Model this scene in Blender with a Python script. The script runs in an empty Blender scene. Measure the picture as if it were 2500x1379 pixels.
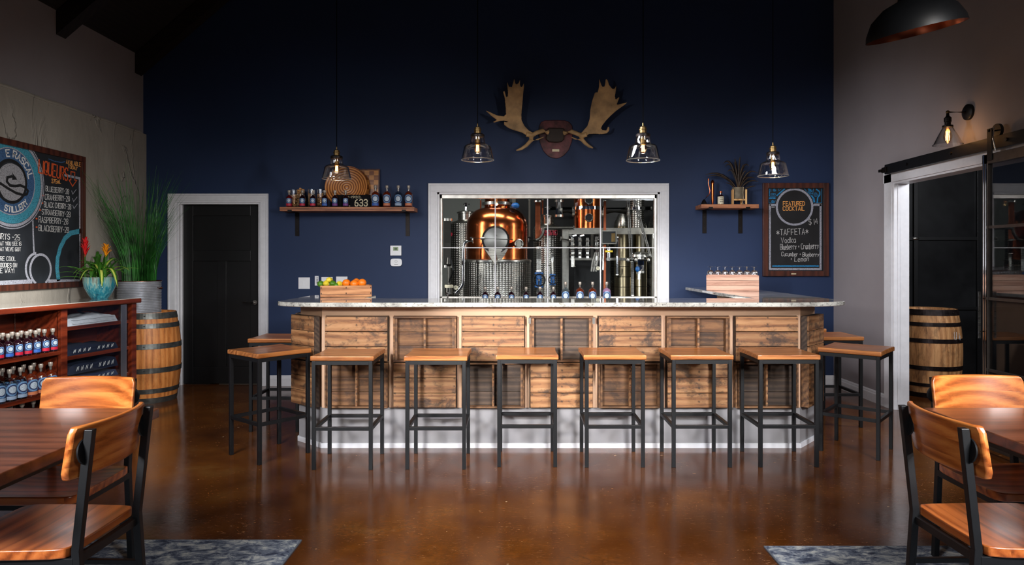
import bpy, bmesh, math, random
from mathutils import Vector, Matrix, Euler
from math import pi, sin, cos, radians as rad
random.seed(7)
SC = bpy.context.scene
COL = SC.collection

# ---------------------------------------------------------------- camera
F = 1667.0; CX = 1265.0; CY = 635.0; EYE = 1.4
cd = bpy.data.cameras.new('camera'); cam = bpy.data.objects.new('camera', cd); COL.objects.link(cam)
cam.location = (0, 0, EYE); cam.rotation_euler = (rad(90), 0, 0)
cd.sensor_width = 36.0; cd.sensor_fit = 'HORIZONTAL'; cd.lens = F / 2500 * 36
cd.shift_x = (1250 - CX) / 2500; cd.shift_y = (CY - 689.5) / 2500
cd.clip_start = 0.05; cd.clip_end = 60
SC.camera = cam

# ---------------------------------------------------------------- world and exposure
W = bpy.data.worlds.new('world'); SC.world = W; W.use_nodes = True
W.node_tree.nodes['Background'].inputs[0].default_value = (0.55, 0.6, 0.7, 1)
W.node_tree.nodes['Background'].inputs[1].default_value = 0.008
vs = SC.view_settings
vs.view_transform = 'Standard'; vs.look = 'None'; vs.gamma = 1.0; vs.exposure = 0.0
vs.use_curve_mapping = False

# ---------------------------------------------------------------- lights
def area(name, loc, target, sx, sy, power, col=(1, 1, 1), spread=180):
    l = bpy.data.lights.new(name, 'AREA'); l.shape = 'RECTANGLE'; l.size = sx; l.size_y = sy
    l.energy = power; l.color = col; l.spread = rad(spread)
    o = bpy.data.objects.new(name, l); COL.objects.link(o); o.location = loc
    o.rotation_euler = (Vector(target) - Vector(loc)).to_track_quat('-Z', 'Y').to_euler()
    return o
def spot(name, loc, target, ang, power, col=(1, 1, 1), blend=1.0, r=0.12):
    l = bpy.data.lights.new(name, 'SPOT'); l.energy = power; l.color = col
    l.spot_size = rad(ang); l.spot_blend = blend; l.shadow_soft_size = r
    o = bpy.data.objects.new(name, l); COL.objects.link(o); o.location = loc
    o.rotation_euler = (Vector(target) - Vector(loc)).to_track_quat('-Z', 'Y').to_euler()
    return o
# unseen spots added as fill overhead, and low flash-like lamps at the front;
# all aimed low, so the upper walls stay dark
spot('overhead_fill_centre', (0.15, 3.2, 3.0), (0.15, 5.2, 0.8), 56, 125, (1, .93, .85), 1.0, .10)
spot('overhead_fill_left', (-2.0, 1.6, 3.0), (-2.6, 5.0, 0.3), 76, 105, (1, .93, .86), 1.0, .15)
spot('overhead_fill_right', (2.0, 1.6, 3.0), (2.6, 5.0, 0.3), 76, 105, (1, .93, .86), 1.0, .15)
spot('front_lamp_left', (-2.4, 0.0, 1.95), (0.2, 5.2, 0.9), 46, 520, (1, .96, .92), 1.0, .16)
spot('front_lamp_right', (3.2, 0.0, 1.95), (0.1, 5.2, 0.9), 46, 570, (1, .96, .92), 1.0, .16)
spot('wall_fill_left', (-2.4, 5.0, 2.55), (-2.2, 7.6, .7), 96, 40, (.92, .95, 1), 1.0, .25)  # unseen pair added to wash the navy wall
spot('wall_fill_right', (2.0, 5.0, 2.55), (2.6, 7.6, .7), 96, 46, (.92, .95, 1), 1.0, .25)
spot('right_wall_fill', (0.6, 5.2, 2.5), (3.5, 6.8, 1.0), 86, 175, (.97, .96, 1), 1.0, .2)  # added to brighten the right wall, no fixture there
spot('cabinet_fill', (-1.0, 2.4, 1.9), (-4.0, 5.4, 0.95), 46, 300, (1, .97, .93), 1.0, .10)  # unseen fill added for the cabinet and its shelves
spot('left_wall_fill', (-1.8, 4.6, 2.6), (-4.1, 6.2, 1.4), 84, 60, (1, .98, .95), 1.0, .2)  # unseen wash on the left wall
spot('bar_centre_fill', (-2.0, 0.3, 1.6), (0.1, 5.1, 1.03), 18, 1500, (1, .96, .92), 1.0, .10)  # unseen fill added to whiten the middle of the bar rail
spot('under_board_fill', (-2.7, 4.4, 1.75), (-4.14, 5.35, 1.05), 50, 240, (1, .98, .95), 1.0, .08)  # added to brighten the wall strip below the board
area('front_fill_left', (-3.0, -1.0, 3.2), (-0.6, 4.0, 0.0), 1.6, .8, 60, (.95, .96, 1), 58)  # unseen area pair added as frontal fill, no window behind it
area('front_fill_right', (2.8, -1.0, 3.2), (0.8, 4.0, 0.0), 1.6, .8, 60, (.95, .96, 1), 58)
# still room behind the window: unseen area lights, overhead pair put in as fill
area('plant_room_fill_left', (-0.6, 8.3, 3.4), (-0.3, 9.6, 1.0), 2.0, .35, 22, (1, .97, .9), 120)
area('plant_room_fill_right', (1.6, 8.3, 3.4), (1.3, 9.6, 1.0), 1.4, .3, 14, (1, .97, .9), 120)
area('plant_room_left_lamp', (-1.9, 7.95, 1.7), (-0.3, 9.2, 1.6), .25, 1.7, 26, (1, .97, .92))
area('plant_room_right_lamp', (2.2, 7.95, 1.7), (1.0, 9.3, 1.6), .25, 1.7, 17, (1, .97, .92))
area('side_room_light', (4.6, 5.0, 2.45), (4.5, 7.0, 0.6), .5, .5, 40, (.95, .96, 1))  # unseen area light in the side room


# ---------------------------------------------------------------- helpers
def srgb(r, g, b):
    f = lambda c: ((c / 255) / 12.92) if c / 255 <= 0.04045 else (((c / 255) + 0.055) / 1.055) ** 2.4
    return (f(r), f(g), f(b), 1.0)
def tag(o, label=None, cat=None, group=None, kind=None):
    if label: o['label'] = label
    if cat: o['category'] = cat
    if group: o['group'] = group
    if kind: o['kind'] = kind
    return o
def empty(name, loc=(0, 0, 0), rz=0.0, label=None, cat=None, group=None):
    o = bpy.data.objects.new(name, None); COL.objects.link(o)
    o.location = loc; o.rotation_euler = (0, 0, rz); o.empty_display_size = 0.1
    return tag(o, label, cat, group)
def dup(root, loc=None, rz=None, label=None, group=None, scale=None):
    r = root.copy(); COL.objects.link(r)
    if loc is not None: r.location = loc
    if rz is not None: r.rotation_euler = (0, 0, rz)
    if scale: r.scale = scale
    if label: r['label'] = label
    if group: r['group'] = group
    for ch in list(root.children):
        c = ch.copy(); COL.objects.link(c); c.parent = r
        for g in list(ch.children):
            d = g.copy(); COL.objects.link(d); d.parent = c
    return r

def frame_of(d):
    d = Vector(d).normalized()
    up = Vector((0, 0, 1)) if abs(d.z) < 0.95 else Vector((0, 1, 0))
    x = d.cross(up).normalized(); y = x.cross(d).normalized()
    return x, y, d

class MB:
    def __init__(s): s.v = []; s.f = []; s.sm = []; s.uv = []
    def add(s, vs_, fs, smooth=False, uvs=None):
        b = len(s.v); s.v += [tuple(v) for v in vs_]
        for i, f in enumerate(fs):
            s.f.append([b + k for k in f]); s.sm.append(smooth)
            s.uv.append(uvs[i] if uvs else [(0, 0)] * len(f))
        return s
    def box(s, x0, x1, y0, y1, z0, z1, M=None):
        v = [Vector((x, y, z)) for z in (z0, z1) for y in (y0, y1) for x in (x0, x1)]
        if M: v = [M @ p for p in v]
        return s.add(v, [(0, 2, 3, 1), (4, 5, 7, 6), (0, 1, 5, 4), (2, 6, 7, 3), (0, 4, 6, 2), (1, 3, 7, 5)])
    def bar(s, p, q, w, h=None, up=None):      # square tube between two points
        h = h or w; p = Vector(p); q = Vector(q); x, y, d = frame_of(q - p)
        if up is not None:
            y = Vector(up).normalized(); x = d.cross(y).normalized(); y = x.cross(d).normalized()
        v = [c + x * a * w / 2 + y * b * h / 2 for c in (p, q) for a, b in ((-1, -1), (1, -1), (1, 1), (-1, 1))]
        return s.add(v, [(3, 2, 1, 0), (4, 5, 6, 7), (0, 1, 5, 4), (1, 2, 6, 5), (2, 3, 7, 6), (3, 0, 4, 7)])
    def tube(s, pts, r, n=12, cap=True):
        pts = [Vector(p) for p in pts]; rr = r if isinstance(r, (list, tuple)) else [r] * len(pts)
        rings = []; px = None
        for i, p in enumerate(pts):
            d = (pts[min(i + 1, len(pts) - 1)] - pts[max(i - 1, 0)])
            x, y, d = frame_of(d)
            if px is not None:
                x = (px - d * px.dot(d)).normalized(); y = d.cross(x)
            px = x
            rings.append([p + (x * cos(2 * pi * k / n) + y * sin(2 * pi * k / n)) * rr[i] for k in range(n)])
        v = [q for R_ in rings for q in R_]; f = []
        for i in range(len(pts) - 1):
            for k in range(n):
                a = i * n + k; b = i * n + (k + 1) % n
                f.append((a, b, b + n, a + n))
        s.add(v, f, True)
        if cap:
            s.add(rings[0], [tuple(range(n))[::-1]]); s.add(rings[-1], [tuple(range(n))])
        return s
    def lathe(s, prof, c=(0, 0, 0), n=32, axis=(0, 0, 1), a0=0, a1=2 * pi, smooth=True, cap=True):
        x, y, d = frame_of(axis)
        if abs(Vector(axis).normalized().z) > .999: x, y, d = Vector((1, 0, 0)), Vector((0, 1, 0)), Vector(axis).normalized()
        c = Vector(c); full = abs(a1 - a0 - 2 * pi) < 1e-6; m = n if full else n + 1
        v = []; 
        for (r, h) in prof:
            for k in range(m):
                a = a0 + (a1 - a0) * k / n
                v.append(c + x * r * cos(a) + y * r * sin(a) + d * h)
        L = [0]
        for i in range(1, len(prof)):
            L.append(L[-1] + math.hypot(prof[i][0] - prof[i - 1][0], prof[i][1] - prof[i - 1][1]))
        rm = max(p[0] for p in prof)
        f = []; uv = []
        for i in range(len(prof) - 1):
            for k in range(n):
                a = i * m + k; b = i * m + (k + 1) % m
                f.append((a, b, b + m, a + m))
                u0 = (a1 - a0) * k / n * rm; u1 = (a1 - a0) * (k + 1) / n * rm
                uv.append([(u0, L[i]), (u1, L[i]), (u1, L[i + 1]), (u0, L[i + 1])])
        s.add(v, f, smooth, uv)
        if cap and full:
            if prof[0][0] > 1e-4: s.add(v[:m], [tuple(range(m))[::-1]])
            if prof[-1][0] > 1e-4: s.add(v[-m:], [tuple(range(m))])
        return s
    def prism(s, poly, o, ux, uy, th):      # flat outline extruded along ux x uy
        o = Vector(o); ux = Vector(ux); uy = Vector(uy); nn = ux.cross(uy).normalized() * th
        a = [o + ux * p[0] + uy * p[1] for p in poly]; n = len(a)
        s.add(a + [p + nn for p in a], [tuple(range(n))[::-1], tuple(range(n, 2 * n))] +
              [(i, (i + 1) % n, (i + 1) % n + n, i + n) for i in range(n)])
        return s
    def disc(s, c, r, nrm, th=0.001, n=24):
        return s.lathe([(r, 0), (r, th)], c, n, nrm)
    def ring(s, c, r0, r1, nrm, th=0.001, n=48):
        return s.lathe([(r0, 0), (r1, 0), (r1, th), (r0, th), (r0, 0)], c, n, nrm, cap=False, smooth=False)
    def sphere(s, c, r, n=14, sc=(1, 1, 1)):
        c = Vector(c); v = []; f = []; m = n // 2 + 1
        for i in range(m + 1):
            t = pi * i / m
            for k in range(n):
                a = 2 * pi * k / n
                v.append(c + Vector((r * sc[0] * sin(t) * cos(a), r * sc[1] * sin(t) * sin(a), -r * sc[2] * cos(t))))
        for i in range(m):
            for k in range(n):
                f.append((i * n + k, i * n + (k + 1) % n, (i + 1) * n + (k + 1) % n, (i + 1) * n + k))
        return s.add(v, f, True)
    def ribbon(s, pts, w, nrm, th=0.001):   # polyline drawn flat on a plane, mitred joints
        nrm = Vector(nrm).normalized(); pts = [Vector(p) for p in pts]
        q = [pts[0]]
        for p in pts[1:]:
            if (p - q[-1]).length > 1e-6: q.append(p)
        if len(q) < 2: return s
        closed = (q[0] - q[-1]).length < 1e-5
        if closed: q = q[:-1]
        n = len(q); V = []
        for i in range(n):
            a = (q[i] - q[i - 1]) if (i or closed) else (q[1] - q[0]); b = (q[(i + 1) % n] - q[i]) if (i < n - 1 or closed) else (q[i] - q[i - 1])
            a.normalize(); b.normalize(); t = a + b
            if t.length < .3: t = b
            t.normalize(); sd = nrm.cross(t); k = w / 2 / max(.55, abs(t.dot(b)))
            c = q[i]
            if not closed and i == 0: c = c - b * w * .3
            if not closed and i == n - 1: c = c + a * w * .3
            for h in (0, th): V += [c - sd * k + nrm * h, c + sd * k + nrm * h]
        f = []
        for i in range(n if closed else n - 1):
            A = 4 * i; B = 4 * ((i + 1) % n); f += [(A + 2, A + 3, B + 3, B + 2), (A, A + 2, B + 2, B), (A + 3, A + 1, B + 1, B + 3)]
        if not closed: f += [(0, 1, 3, 2), (4 * n - 4, 4 * n - 2, 4 * n - 1, 4 * n - 3)]
        return s.add(V, f)
    def build(s, name, mat, parent=None, bevel=0, seg=2, loc=None, rz=0, sub=0, autosm=False, weld=True):
        me = bpy.data.meshes.new(name); me.from_pydata(s.v, [], s.f)
        uvl = me.uv_layers.new(name='UVMap'); k = 0
        flat = [c for u in s.uv for p in u for c in p]
        if len(flat) == len(uvl.data) * 2: uvl.data.foreach_set('uv', flat)
        me.polygons.foreach_set('use_smooth', s.sm)
        if weld:
            bm = bmesh.new(); bm.from_mesh(me); bmesh.ops.remove_doubles(bm, verts=bm.verts, dist=1e-5)
            bmesh.ops.recalc_face_normals(bm, faces=bm.faces)
            for e in bm.edges:
                if len(e.link_faces) == 2 and e.calc_face_angle(0) > rad(38): e.smooth = False
            bm.to_mesh(me); bm.free()
        me.update(); me.materials.append(mat)
        o = bpy.data.objects.new(name, me); COL.objects.link(o)
        if parent: o.parent = parent
        if loc is not None: o.location = loc
        if rz: o.rotation_euler = (0, 0, rz)
        if bevel:
            b = o.modifiers.new('bevel', 'BEVEL'); b.width = bevel; b.segments = seg; b.limit_method = 'ANGLE'
            b.angle_limit = rad(40); b.harden_normals = False
        if sub:
            m = o.modifiers.new('sub', 'SUBSURF'); m.levels = sub; m.render_levels = sub
        return o

# ---------------------------------------------------------------- materials
class NT:
    def __init__(s, name):
        s.m = bpy.data.materials.new(name); s.m.use_nodes = True; s.t = s.m.node_tree
        s.b = s.t.nodes['Principled BSDF']; s.out = s.t.nodes['Material Output']
    def n(s, ty, **kw):
        nd = s.t.nodes.new(ty)
        for k, v in kw.items():
            if k.startswith('i_'):
                key = k[2:].replace('_', ' ')
                nd.inputs[int(key) if key.isdigit() else key].default_value = v
            else: setattr(nd, k, v)
        return nd
    def l(s, a, b): s.t.links.new(a, b)
    def math(s, op, a, b=None, clamp=False):
        nd = s.t.nodes.new('ShaderNodeMath'); nd.operation = op; nd.use_clamp = clamp
        for i, x in enumerate((a, b)):
            if x is None: continue
            if isinstance(x, (int, float)): nd.inputs[i].default_value = x
            else: s.l(x, nd.inputs[i])
        return nd.outputs[0]
    def mix(s, fac, a, b, blend='MIX'):
        nd = s.t.nodes.new('ShaderNodeMix'); nd.data_type = 'RGBA'; nd.blend_type = blend
        for i, x in ((0, fac), (6, a), (7, b)):
            if isinstance(x, (int, float)): nd.inputs[i].default_value = x
            elif isinstance(x, tuple): nd.inputs[i].default_value = x
            else: s.l(x, nd.inputs[i])
        return nd.outputs[2]
    def coord(s, scale=(1, 1, 1), kind='Object', rnd=False, rot=(0, 0, 0)):
        tc = s.t.nodes.new('ShaderNodeTexCoord'); src = tc.outputs[kind]
        if rnd:
            oi = s.t.nodes.new('ShaderNodeObjectInfo'); va = s.n('ShaderNodeVectorMath', operation='ADD')
            mm = s.math('MULTIPLY', oi.outputs['Random'], 37.0)
            s.l(src, va.inputs[0]); s.l(mm, va.inputs[1]); src = va.outputs[0]
        mp = s.n('ShaderNodeMapping'); mp.inputs['Scale'].default_value = scale; mp.inputs['Rotation'].default_value = rot
        s.l(src, mp.inputs[0]); return mp.outputs[0]
    def noise(s, vec, scale=5, detail=5, rough=.55, dist=0):
        nd = s.n('ShaderNodeTexNoise'); nd.inputs['Scale'].default_value = scale; nd.inputs['Detail'].default_value = detail
        nd.inputs['Roughness'].default_value = rough; nd.inputs['Distortion'].default_value = dist
        s.l(vec, nd.inputs['Vector']); return nd.outputs[0]
    def ramp(s, fac, stops):
        nd = s.n('ShaderNodeValToRGB'); e = nd.color_ramp.elements
        while len(e) < len(stops): e.new(0.5)
        for k, (p, c) in enumerate(stops): e[k].position = p; e[k].color = c if isinstance(c, tuple) else (c, c, c, 1)
        s.l(fac, nd.inputs[0]); return nd.outputs[0]
    def bump(s, h, strength=.3, dist=.01):
        nd = s.n('ShaderNodeBump'); nd.inputs['Strength'].default_value = strength; nd.inputs['Distance'].default_value = dist
        s.l(h, nd.inputs['Height']); s.l(nd.outputs[0], s.b.inputs['Normal'])
def plain(name, c, rough=.5, metal=0, var=.08, spec=.5, coat=0, nscale=20, bump=0):
    t = NT(name); v = t.coord(rnd=True); n = t.noise(v, nscale, 4)
    dk = tuple(x * (1 - var * 2) for x in c[:3]) + (1,); lt = tuple(min(1, x * (1 + var * 2)) for x in c[:3]) + (1,)
    t.l(t.ramp(n, [(.3, dk), (.7, lt)]), t.b.inputs['Base Color'])
    t.b.inputs['Roughness'].default_value = rough; t.b.inputs['Metallic'].default_value = metal
    t.b.inputs['Specular IOR Level'].default_value = spec; t.b.inputs['Coat Weight'].default_value = coat
    if bump: t.bump(n, bump, .005)
    return t.m
def wood(name, cs, grain='X', rough=.4, plank=0, coat=0, stretch=9.0, scale=3.0, stain=0, seedvar=.25, bump=.15, pax=None, nails=False):
    """cs: dark, mid, light; grain runs along the object's axis; plank: width of laminated strips"""
    t = NT(name); sc = {'X': (1, stretch, stretch), 'Y': (stretch, 1, stretch), 'Z': (stretch, stretch, 1)}[grain]
    v = t.coord(sc, rnd=True)
    oi = t.n('ShaderNodeObjectInfo'); rn = oi.outputs['Random']
    if plank:
        tc = t.n('ShaderNodeTexCoord'); sx = t.n('ShaderNodeSeparateXYZ'); t.l(tc.outputs['Object'], sx.inputs[0])
        ax = pax or {'X': 'Y', 'Y': 'X', 'Z': 'X'}[grain]
        idx = t.math('FLOOR', t.math('DIVIDE', sx.outputs[ax], plank))
        wn = t.n('ShaderNodeTexWhiteNoise', noise_dimensions='1D'); t.l(t.math('ADD', idx, t.math('MULTIPLY', rn, 91.0)), wn.inputs['W'])
        va = t.n('ShaderNodeVectorMath', operation='ADD'); t.l(v, va.inputs[0])
        t.l(t.math('MULTIPLY', wn.outputs[0], 31.0), va.inputs[1]); v = va.outputs[0]; rn2 = wn.outputs[0]
    else: rn2 = rn
    n1 = t.noise(v, scale, 6, .6, 1.6 if stretch < 14 else .7)
    w = t.n('ShaderNodeTexWave', wave_type='RINGS', rings_direction={'X': 'X', 'Y': 'Y', 'Z': 'Z'}[grain])
    w.inputs['Scale'].default_value = scale * .22; w.inputs['Distortion'].default_value = 7 if stretch < 14 else 3.5; w.inputs['Detail'].default_value = 3
    w.inputs['Detail Scale'].default_value = 1.2; t.l(v, w.inputs['Vector'])
    fine = t.noise(v, scale * 9, 3, .7)
    h = t.math('ADD', t.math('MULTIPLY', n1, .55), t.math('ADD', t.math('MULTIPLY', w.outputs[0], .25), t.math('MULTIPLY', fine, .2)))
    c = t.ramp(h, [(.28, cs[0]), (.46, cs[1]), (.7, cs[2])])
    hs = t.n('ShaderNodeHueSaturation'); t.l(c, hs.inputs['Color'])
    t.l(t.math('ADD', t.math('MULTIPLY', rn2, seedvar * 2), 1 - seedvar), hs.inputs['Value']); c = hs.outputs[0]
    if stain:
        v2 = t.coord((1.0, 1.6, 1.6) if grain == 'X' else (1.6, 1.6, 1), rnd=True)
        s1 = t.ramp(t.noise(v2, 6, 6, .7, .4), [(.50, 0.0), (.62, 1.0)])
        c = t.mix(t.math('MULTIPLY', s1, stain), c, srgb(38, 30, 26))
    if nails:       # nail heads with rust halos at the plank ends and centre
        tc = t.n('ShaderNodeTexCoord'); sx = t.n('ShaderNodeSeparateXYZ'); t.l(tc.outputs['Object'], sx.inputs[0]); X_, Z_ = sx.outputs[0], sx.outputs[2]
        ds = [t.math('ABSOLUTE', t.math('SUBTRACT', X_, q)) for q in (.013, .236, .453)]
        dx = t.math('MINIMUM', t.math('MINIMUM', ds[0], ds[1]), ds[2])
        dz = t.math('MULTIPLY', t.math('ABSOLUTE', t.math('SUBTRACT', t.math('FRACT', t.math('ADD', t.math('DIVIDE', Z_, .0557), t.math('MULTIPLY', t.noise(t.coord(rnd=True), 2.5, 1), 1.2))), .5)), .0557)
        dd = t.math('SQRT', t.math('ADD', t.math('MULTIPLY', dx, dx), t.math('MULTIPLY', dz, dz)))
        dd = t.math('ADD', dd, t.math('MULTIPLY', t.math('SUBTRACT', t.noise(t.coord(), 45, 2), .5), .016))
        c = t.mix(t.ramp(dd, [(.0015, .85), (.009, 0.0)]), c, srgb(34, 26, 22))
    t.l(c, t.b.inputs['Base Color'])
    t.b.inputs['Roughness'].default_value = rough; t.b.inputs['Coat Weight'].default_value = coat; t.b.inputs['Coat Roughness'].default_value = .15
    if bump: t.bump(h, bump, .004)
    return t.m
def glass(name, tint=(1, 1, 1, 1), refl=1.0, rough=0.0, ior=1.5, base=.035, pw=4.0):
    t = NT(name); t.t.nodes.remove(t.b)
    tr = t.n('ShaderNodeBsdfTransparent'); tr.inputs[0].default_value = tint
    gl = t.n('ShaderNodeBsdfGlossy'); gl.inputs['Roughness'].default_value = rough
    nz = t.noise(t.coord(), 6, 2); lw = t.n('ShaderNodeLayerWeight'); lw.inputs[0].default_value = .5
    fr_ = t.math('ADD', t.math('MULTIPLY', t.math('POWER', lw.outputs['Facing'], pw), .9), base)
    fac = t.math('MULTIPLY', fr_, t.math('ADD', t.math('MULTIPLY', nz, .1), refl))
    mx = t.n('ShaderNodeMixShader'); t.l(fac, mx.inputs[0]); t.l(tr.outputs[0], mx.inputs[1]); t.l(gl.outputs[0], mx.inputs[2])
    t.l(mx.outputs[0], t.out.inputs[0]); return t.m
def emit(name, col, st):
    t = NT(name); n = t.noise(t.coord(), 30, 2)
    t.b.inputs['Base Color'].default_value = col; t.b.inputs['Emission Color'].default_value = col
    t.l(t.math('ADD', t.math('MULTIPLY', n, st * .2), st * .9), t.b.inputs['Emission Strength']); return t.m

def metal_plate(name):       # dimpled stainless sheet
    t = NT(name); v = t.coord(kind='UV'); sx = t.n('ShaderNodeSeparateXYZ'); t.l(v, sx.inputs[0])
    U_ = t.math('MULTIPLY', sx.outputs[0], .62); a = t.math('MULTIPLY', t.math('ADD', U_, sx.outputs[1]), 120.0); b = t.math('MULTIPLY', t.math('SUBTRACT', U_, sx.outputs[1]), 120.0)
    h = t.math('MAXIMUM', t.math('MULTIPLY', t.math('SINE', a), t.math('SINE', b)), 0.0)
    t.bump(h, .55, .010)
    t.l(t.ramp(h, [(0, srgb(112, 110, 106)), (.35, srgb(185, 182, 176)), (1, srgb(225, 222, 216))]), t.b.inputs['Base Color'])
    t.b.inputs['Metallic'].default_value = 1; t.b.inputs['Roughness'].default_value = .3; return t.m
def brushed(name, c, rough=.25, lines=40, axis=2, b=.05):
    t = NT(name); s = [1.5, 1.5, 1.5]; s[axis] = lines; v = t.coord(tuple(s)); n = t.noise(v, 1.5, 3)
    t.l(t.ramp(n, [(.25, tuple(x * .8 for x in c[:3]) + (1,)), (.75, c)]), t.b.inputs['Base Color'])
    t.b.inputs['Metallic'].default_value = 1
    t.l(t.math('ADD', t.math('MULTIPLY', n, .12), rough - .06), t.b.inputs['Roughness'])
    t.bump(n, b, .004); return t.m

def m_floor():
    t = NT('stained_concrete'); v = t.coord()
    big = t.noise(v, .55, 4, .5, .4); mid = t.noise(v, 3.2, 6, .62, .3); fine = t.noise(v, 28, 5, .6)
    c1 = t.ramp(t.math('ADD', t.math('MULTIPLY', big, .55), t.math('MULTIPLY', mid, .45)),
                [(.30, srgb(52, 25, 8)), (.46, srgb(84, 43, 13)), (.58, srgb(104, 58, 18)), (.72, srgb(122, 84, 40))])
    c2 = t.mix(t.ramp(fine, [(.35, .25), (.6, 0.0)]), c1, srgb(62, 34, 12))
    # pale worn scuffs: small thin flecks gathered in patches
    mk = t.noise(t.coord((1, 2.6, 1)), 26, 6, .75, 1.2); patch = t.ramp(t.noise(v, 1.1, 3), [(.48, 0.0), (.66, 1.0)])
    sc_ = t.math('MULTIPLY', t.ramp(mk, [(.60, 0.0), (.68, 1.0)]), t.math('ADD', t.math('MULTIPLY', patch, .85), .16))
    c3 = t.mix(sc_, c2, srgb(186, 150, 108))
    # hair cracks
    vd = t.n('ShaderNodeTexVoronoi', feature='DISTANCE_TO_EDGE'); vd.inputs['Scale'].default_value = 2.3
    nzv = t.n('ShaderNodeTexNoise'); nzv.inputs['Scale'].default_value = 3; va = t.n('ShaderNodeVectorMath', operation='MULTIPLY_ADD')
    t.l(v, nzv.inputs['Vector']); t.l(nzv.outputs[1], va.inputs[0]); va.inputs[1].default_value = (.5, .5, .5); t.l(v, va.inputs[2])
    t.l(va.outputs[0], vd.inputs['Vector'])
    ck = t.math('MULTIPLY', t.ramp(vd.outputs['Distance'], [(.0, 1.0), (.006, 0.0)]), t.ramp(t.noise(v, .9, 2), [(.5, 0.0), (.6, .55)]))
    c4 = t.mix(ck, c3, srgb(40, 24, 12))
    # scattered pale chips and dark pits
    for scl, thr, colr, rn_ in ((6.5, .055, srgb(206, 186, 150), .62), (16, .10, srgb(186, 140, 92), .72), (22, .16, srgb(34, 18, 8), .70)):
        vo = t.n('ShaderNodeTexVoronoi'); vo.inputs['Scale'].default_value = scl; w_ = t.n('ShaderNodeVectorMath', operation='MULTIPLY_ADD')
        nw = t.n('ShaderNodeTexNoise'); nw.inputs['Scale'].default_value = 22; t.l(v, nw.inputs['Vector']); t.l(nw.outputs[1], w_.inputs[0]); w_.inputs[1].default_value = (.06, .05, .05); t.l(t.coord((1, 1.5, 1)), w_.inputs[2]); t.l(w_.outputs[0], vo.inputs['Vector'])
        sxc = t.n('ShaderNodeSeparateColor'); t.l(vo.outputs['Color'], sxc.inputs[0])
        on = t.math('GREATER_THAN', sxc.outputs[0], rn_); rad_ = t.math('MULTIPLY', sxc.outputs[1], thr); fac = t.math('MULTIPLY', t.math('LESS_THAN', vo.outputs['Distance'], rad_), on)
        c4 = t.mix(t.math('MULTIPLY', fac, .8), c4, colr)
    t.l(c4, t.b.inputs['Base Color'])
    r = t.math('ADD', t.ramp(t.noise(v, 5, 5, .6), [(.3, .07), (.7, .19)]), t.math('MULTIPLY', sc_, .25)); t.l(r, t.b.inputs['Roughness'])
    t.b.inputs['Specular IOR Level'].default_value = .5
    t.bump(t.math('ADD', t.math('MULTIPLY', mk, .5), t.math('MULTIPLY', fine, .5)), .10, .004)
    return t.m
def m_plaster():
    t = NT('hand_troweled_plaster'); v = t.coord((1, 2.2, 1))
    a = t.noise(v, 1.5, 4, .5, 1.0)
    ridge = t.math('SUBTRACT', 1.0, t.math('MULTIPLY', t.math('ABSOLUTE', t.math('SUBTRACT', a, .5)), 40.0), True)
    b = t.noise(v, 1.3, 2); mask = t.ramp(b, [(.50, 0.0), (.62, 1.0)])
    h = t.math('ADD', t.math('MULTIPLY', ridge, mask), t.math('MULTIPLY', t.noise(v, 9, 5), .35))
    t.l(t.ramp(t.noise(v, 1.5, 5), [(.3, srgb(150, 144, 134)), (.7, srgb(168, 162, 152))]), t.b.inputs['Base Color'])
    t.b.inputs['Roughness'].default_value = .6; t.bump(h, .75, .018); return t.m
def m_granite():
    t = NT('speckled_granite'); v = t.coord()
    a = t.noise(t.coord((1, 1.8, 1)), 3, 8, .7, 1.2); b = t.noise(v, 60, 4, .7); c = t.noise(v, 18, 5, .7, .5)
    base = t.ramp(a, [(.33, srgb(120, 118, 112)), (.5, srgb(186, 184, 176)), (.66, srgb(214, 213, 205))])
    base = t.mix(t.ramp(b, [(.34, .8), (.46, 0.0)]), base, srgb(70, 68, 66))
    base = t.mix(t.ramp(c, [(.30, .8), (.40, 0.0)]), base, srgb(60, 60, 60))
    t.l(base, t.b.inputs['Base Color']); t.b.inputs['Roughness'].default_value = .05; t.b.inputs['Coat Weight'].default_value = .6
    t.b.inputs['Coat Roughness'].default_value = .02; return t.m
def m_rug():
    t = NT('distressed_rug_pile'); v = t.coord((1, 1.7, 1)); a = t.noise(v, 13, 7, .72, .5); b = t.noise(t.coord(), 140, 2)
    t.l(t.ramp(a, [(.38, srgb(58, 64, 80)), (.47, srgb(100, 108, 124)), (.54, srgb(150, 155, 160)), (.63, srgb(196, 196, 190))]), t.b.inputs['Base Color'])
    t.b.inputs['Roughness'].default_value = .95; t.b.inputs['Specular IOR Level'].default_value = .1
    t.bump(t.math('ADD', t.math('MULTIPLY', a, .4), b), .6, .004); return t.m
def m_chalk(name, c, cov=.75):       # dusty chalk: solid colour broken by the board's grain
    t = NT(name); n = t.noise(t.coord(), 130, 4, .7)
    t.l(t.ramp(n, [(.36, tuple(x * .35 for x in c[:3]) + (1,)), (.36 + .3 * (1 - cov) + .04, c)]), t.b.inputs['Base Color'])
    t.b.inputs['Roughness'].default_value = .95; t.b.inputs['Specular IOR Level'].default_value = .05; return t.m
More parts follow.
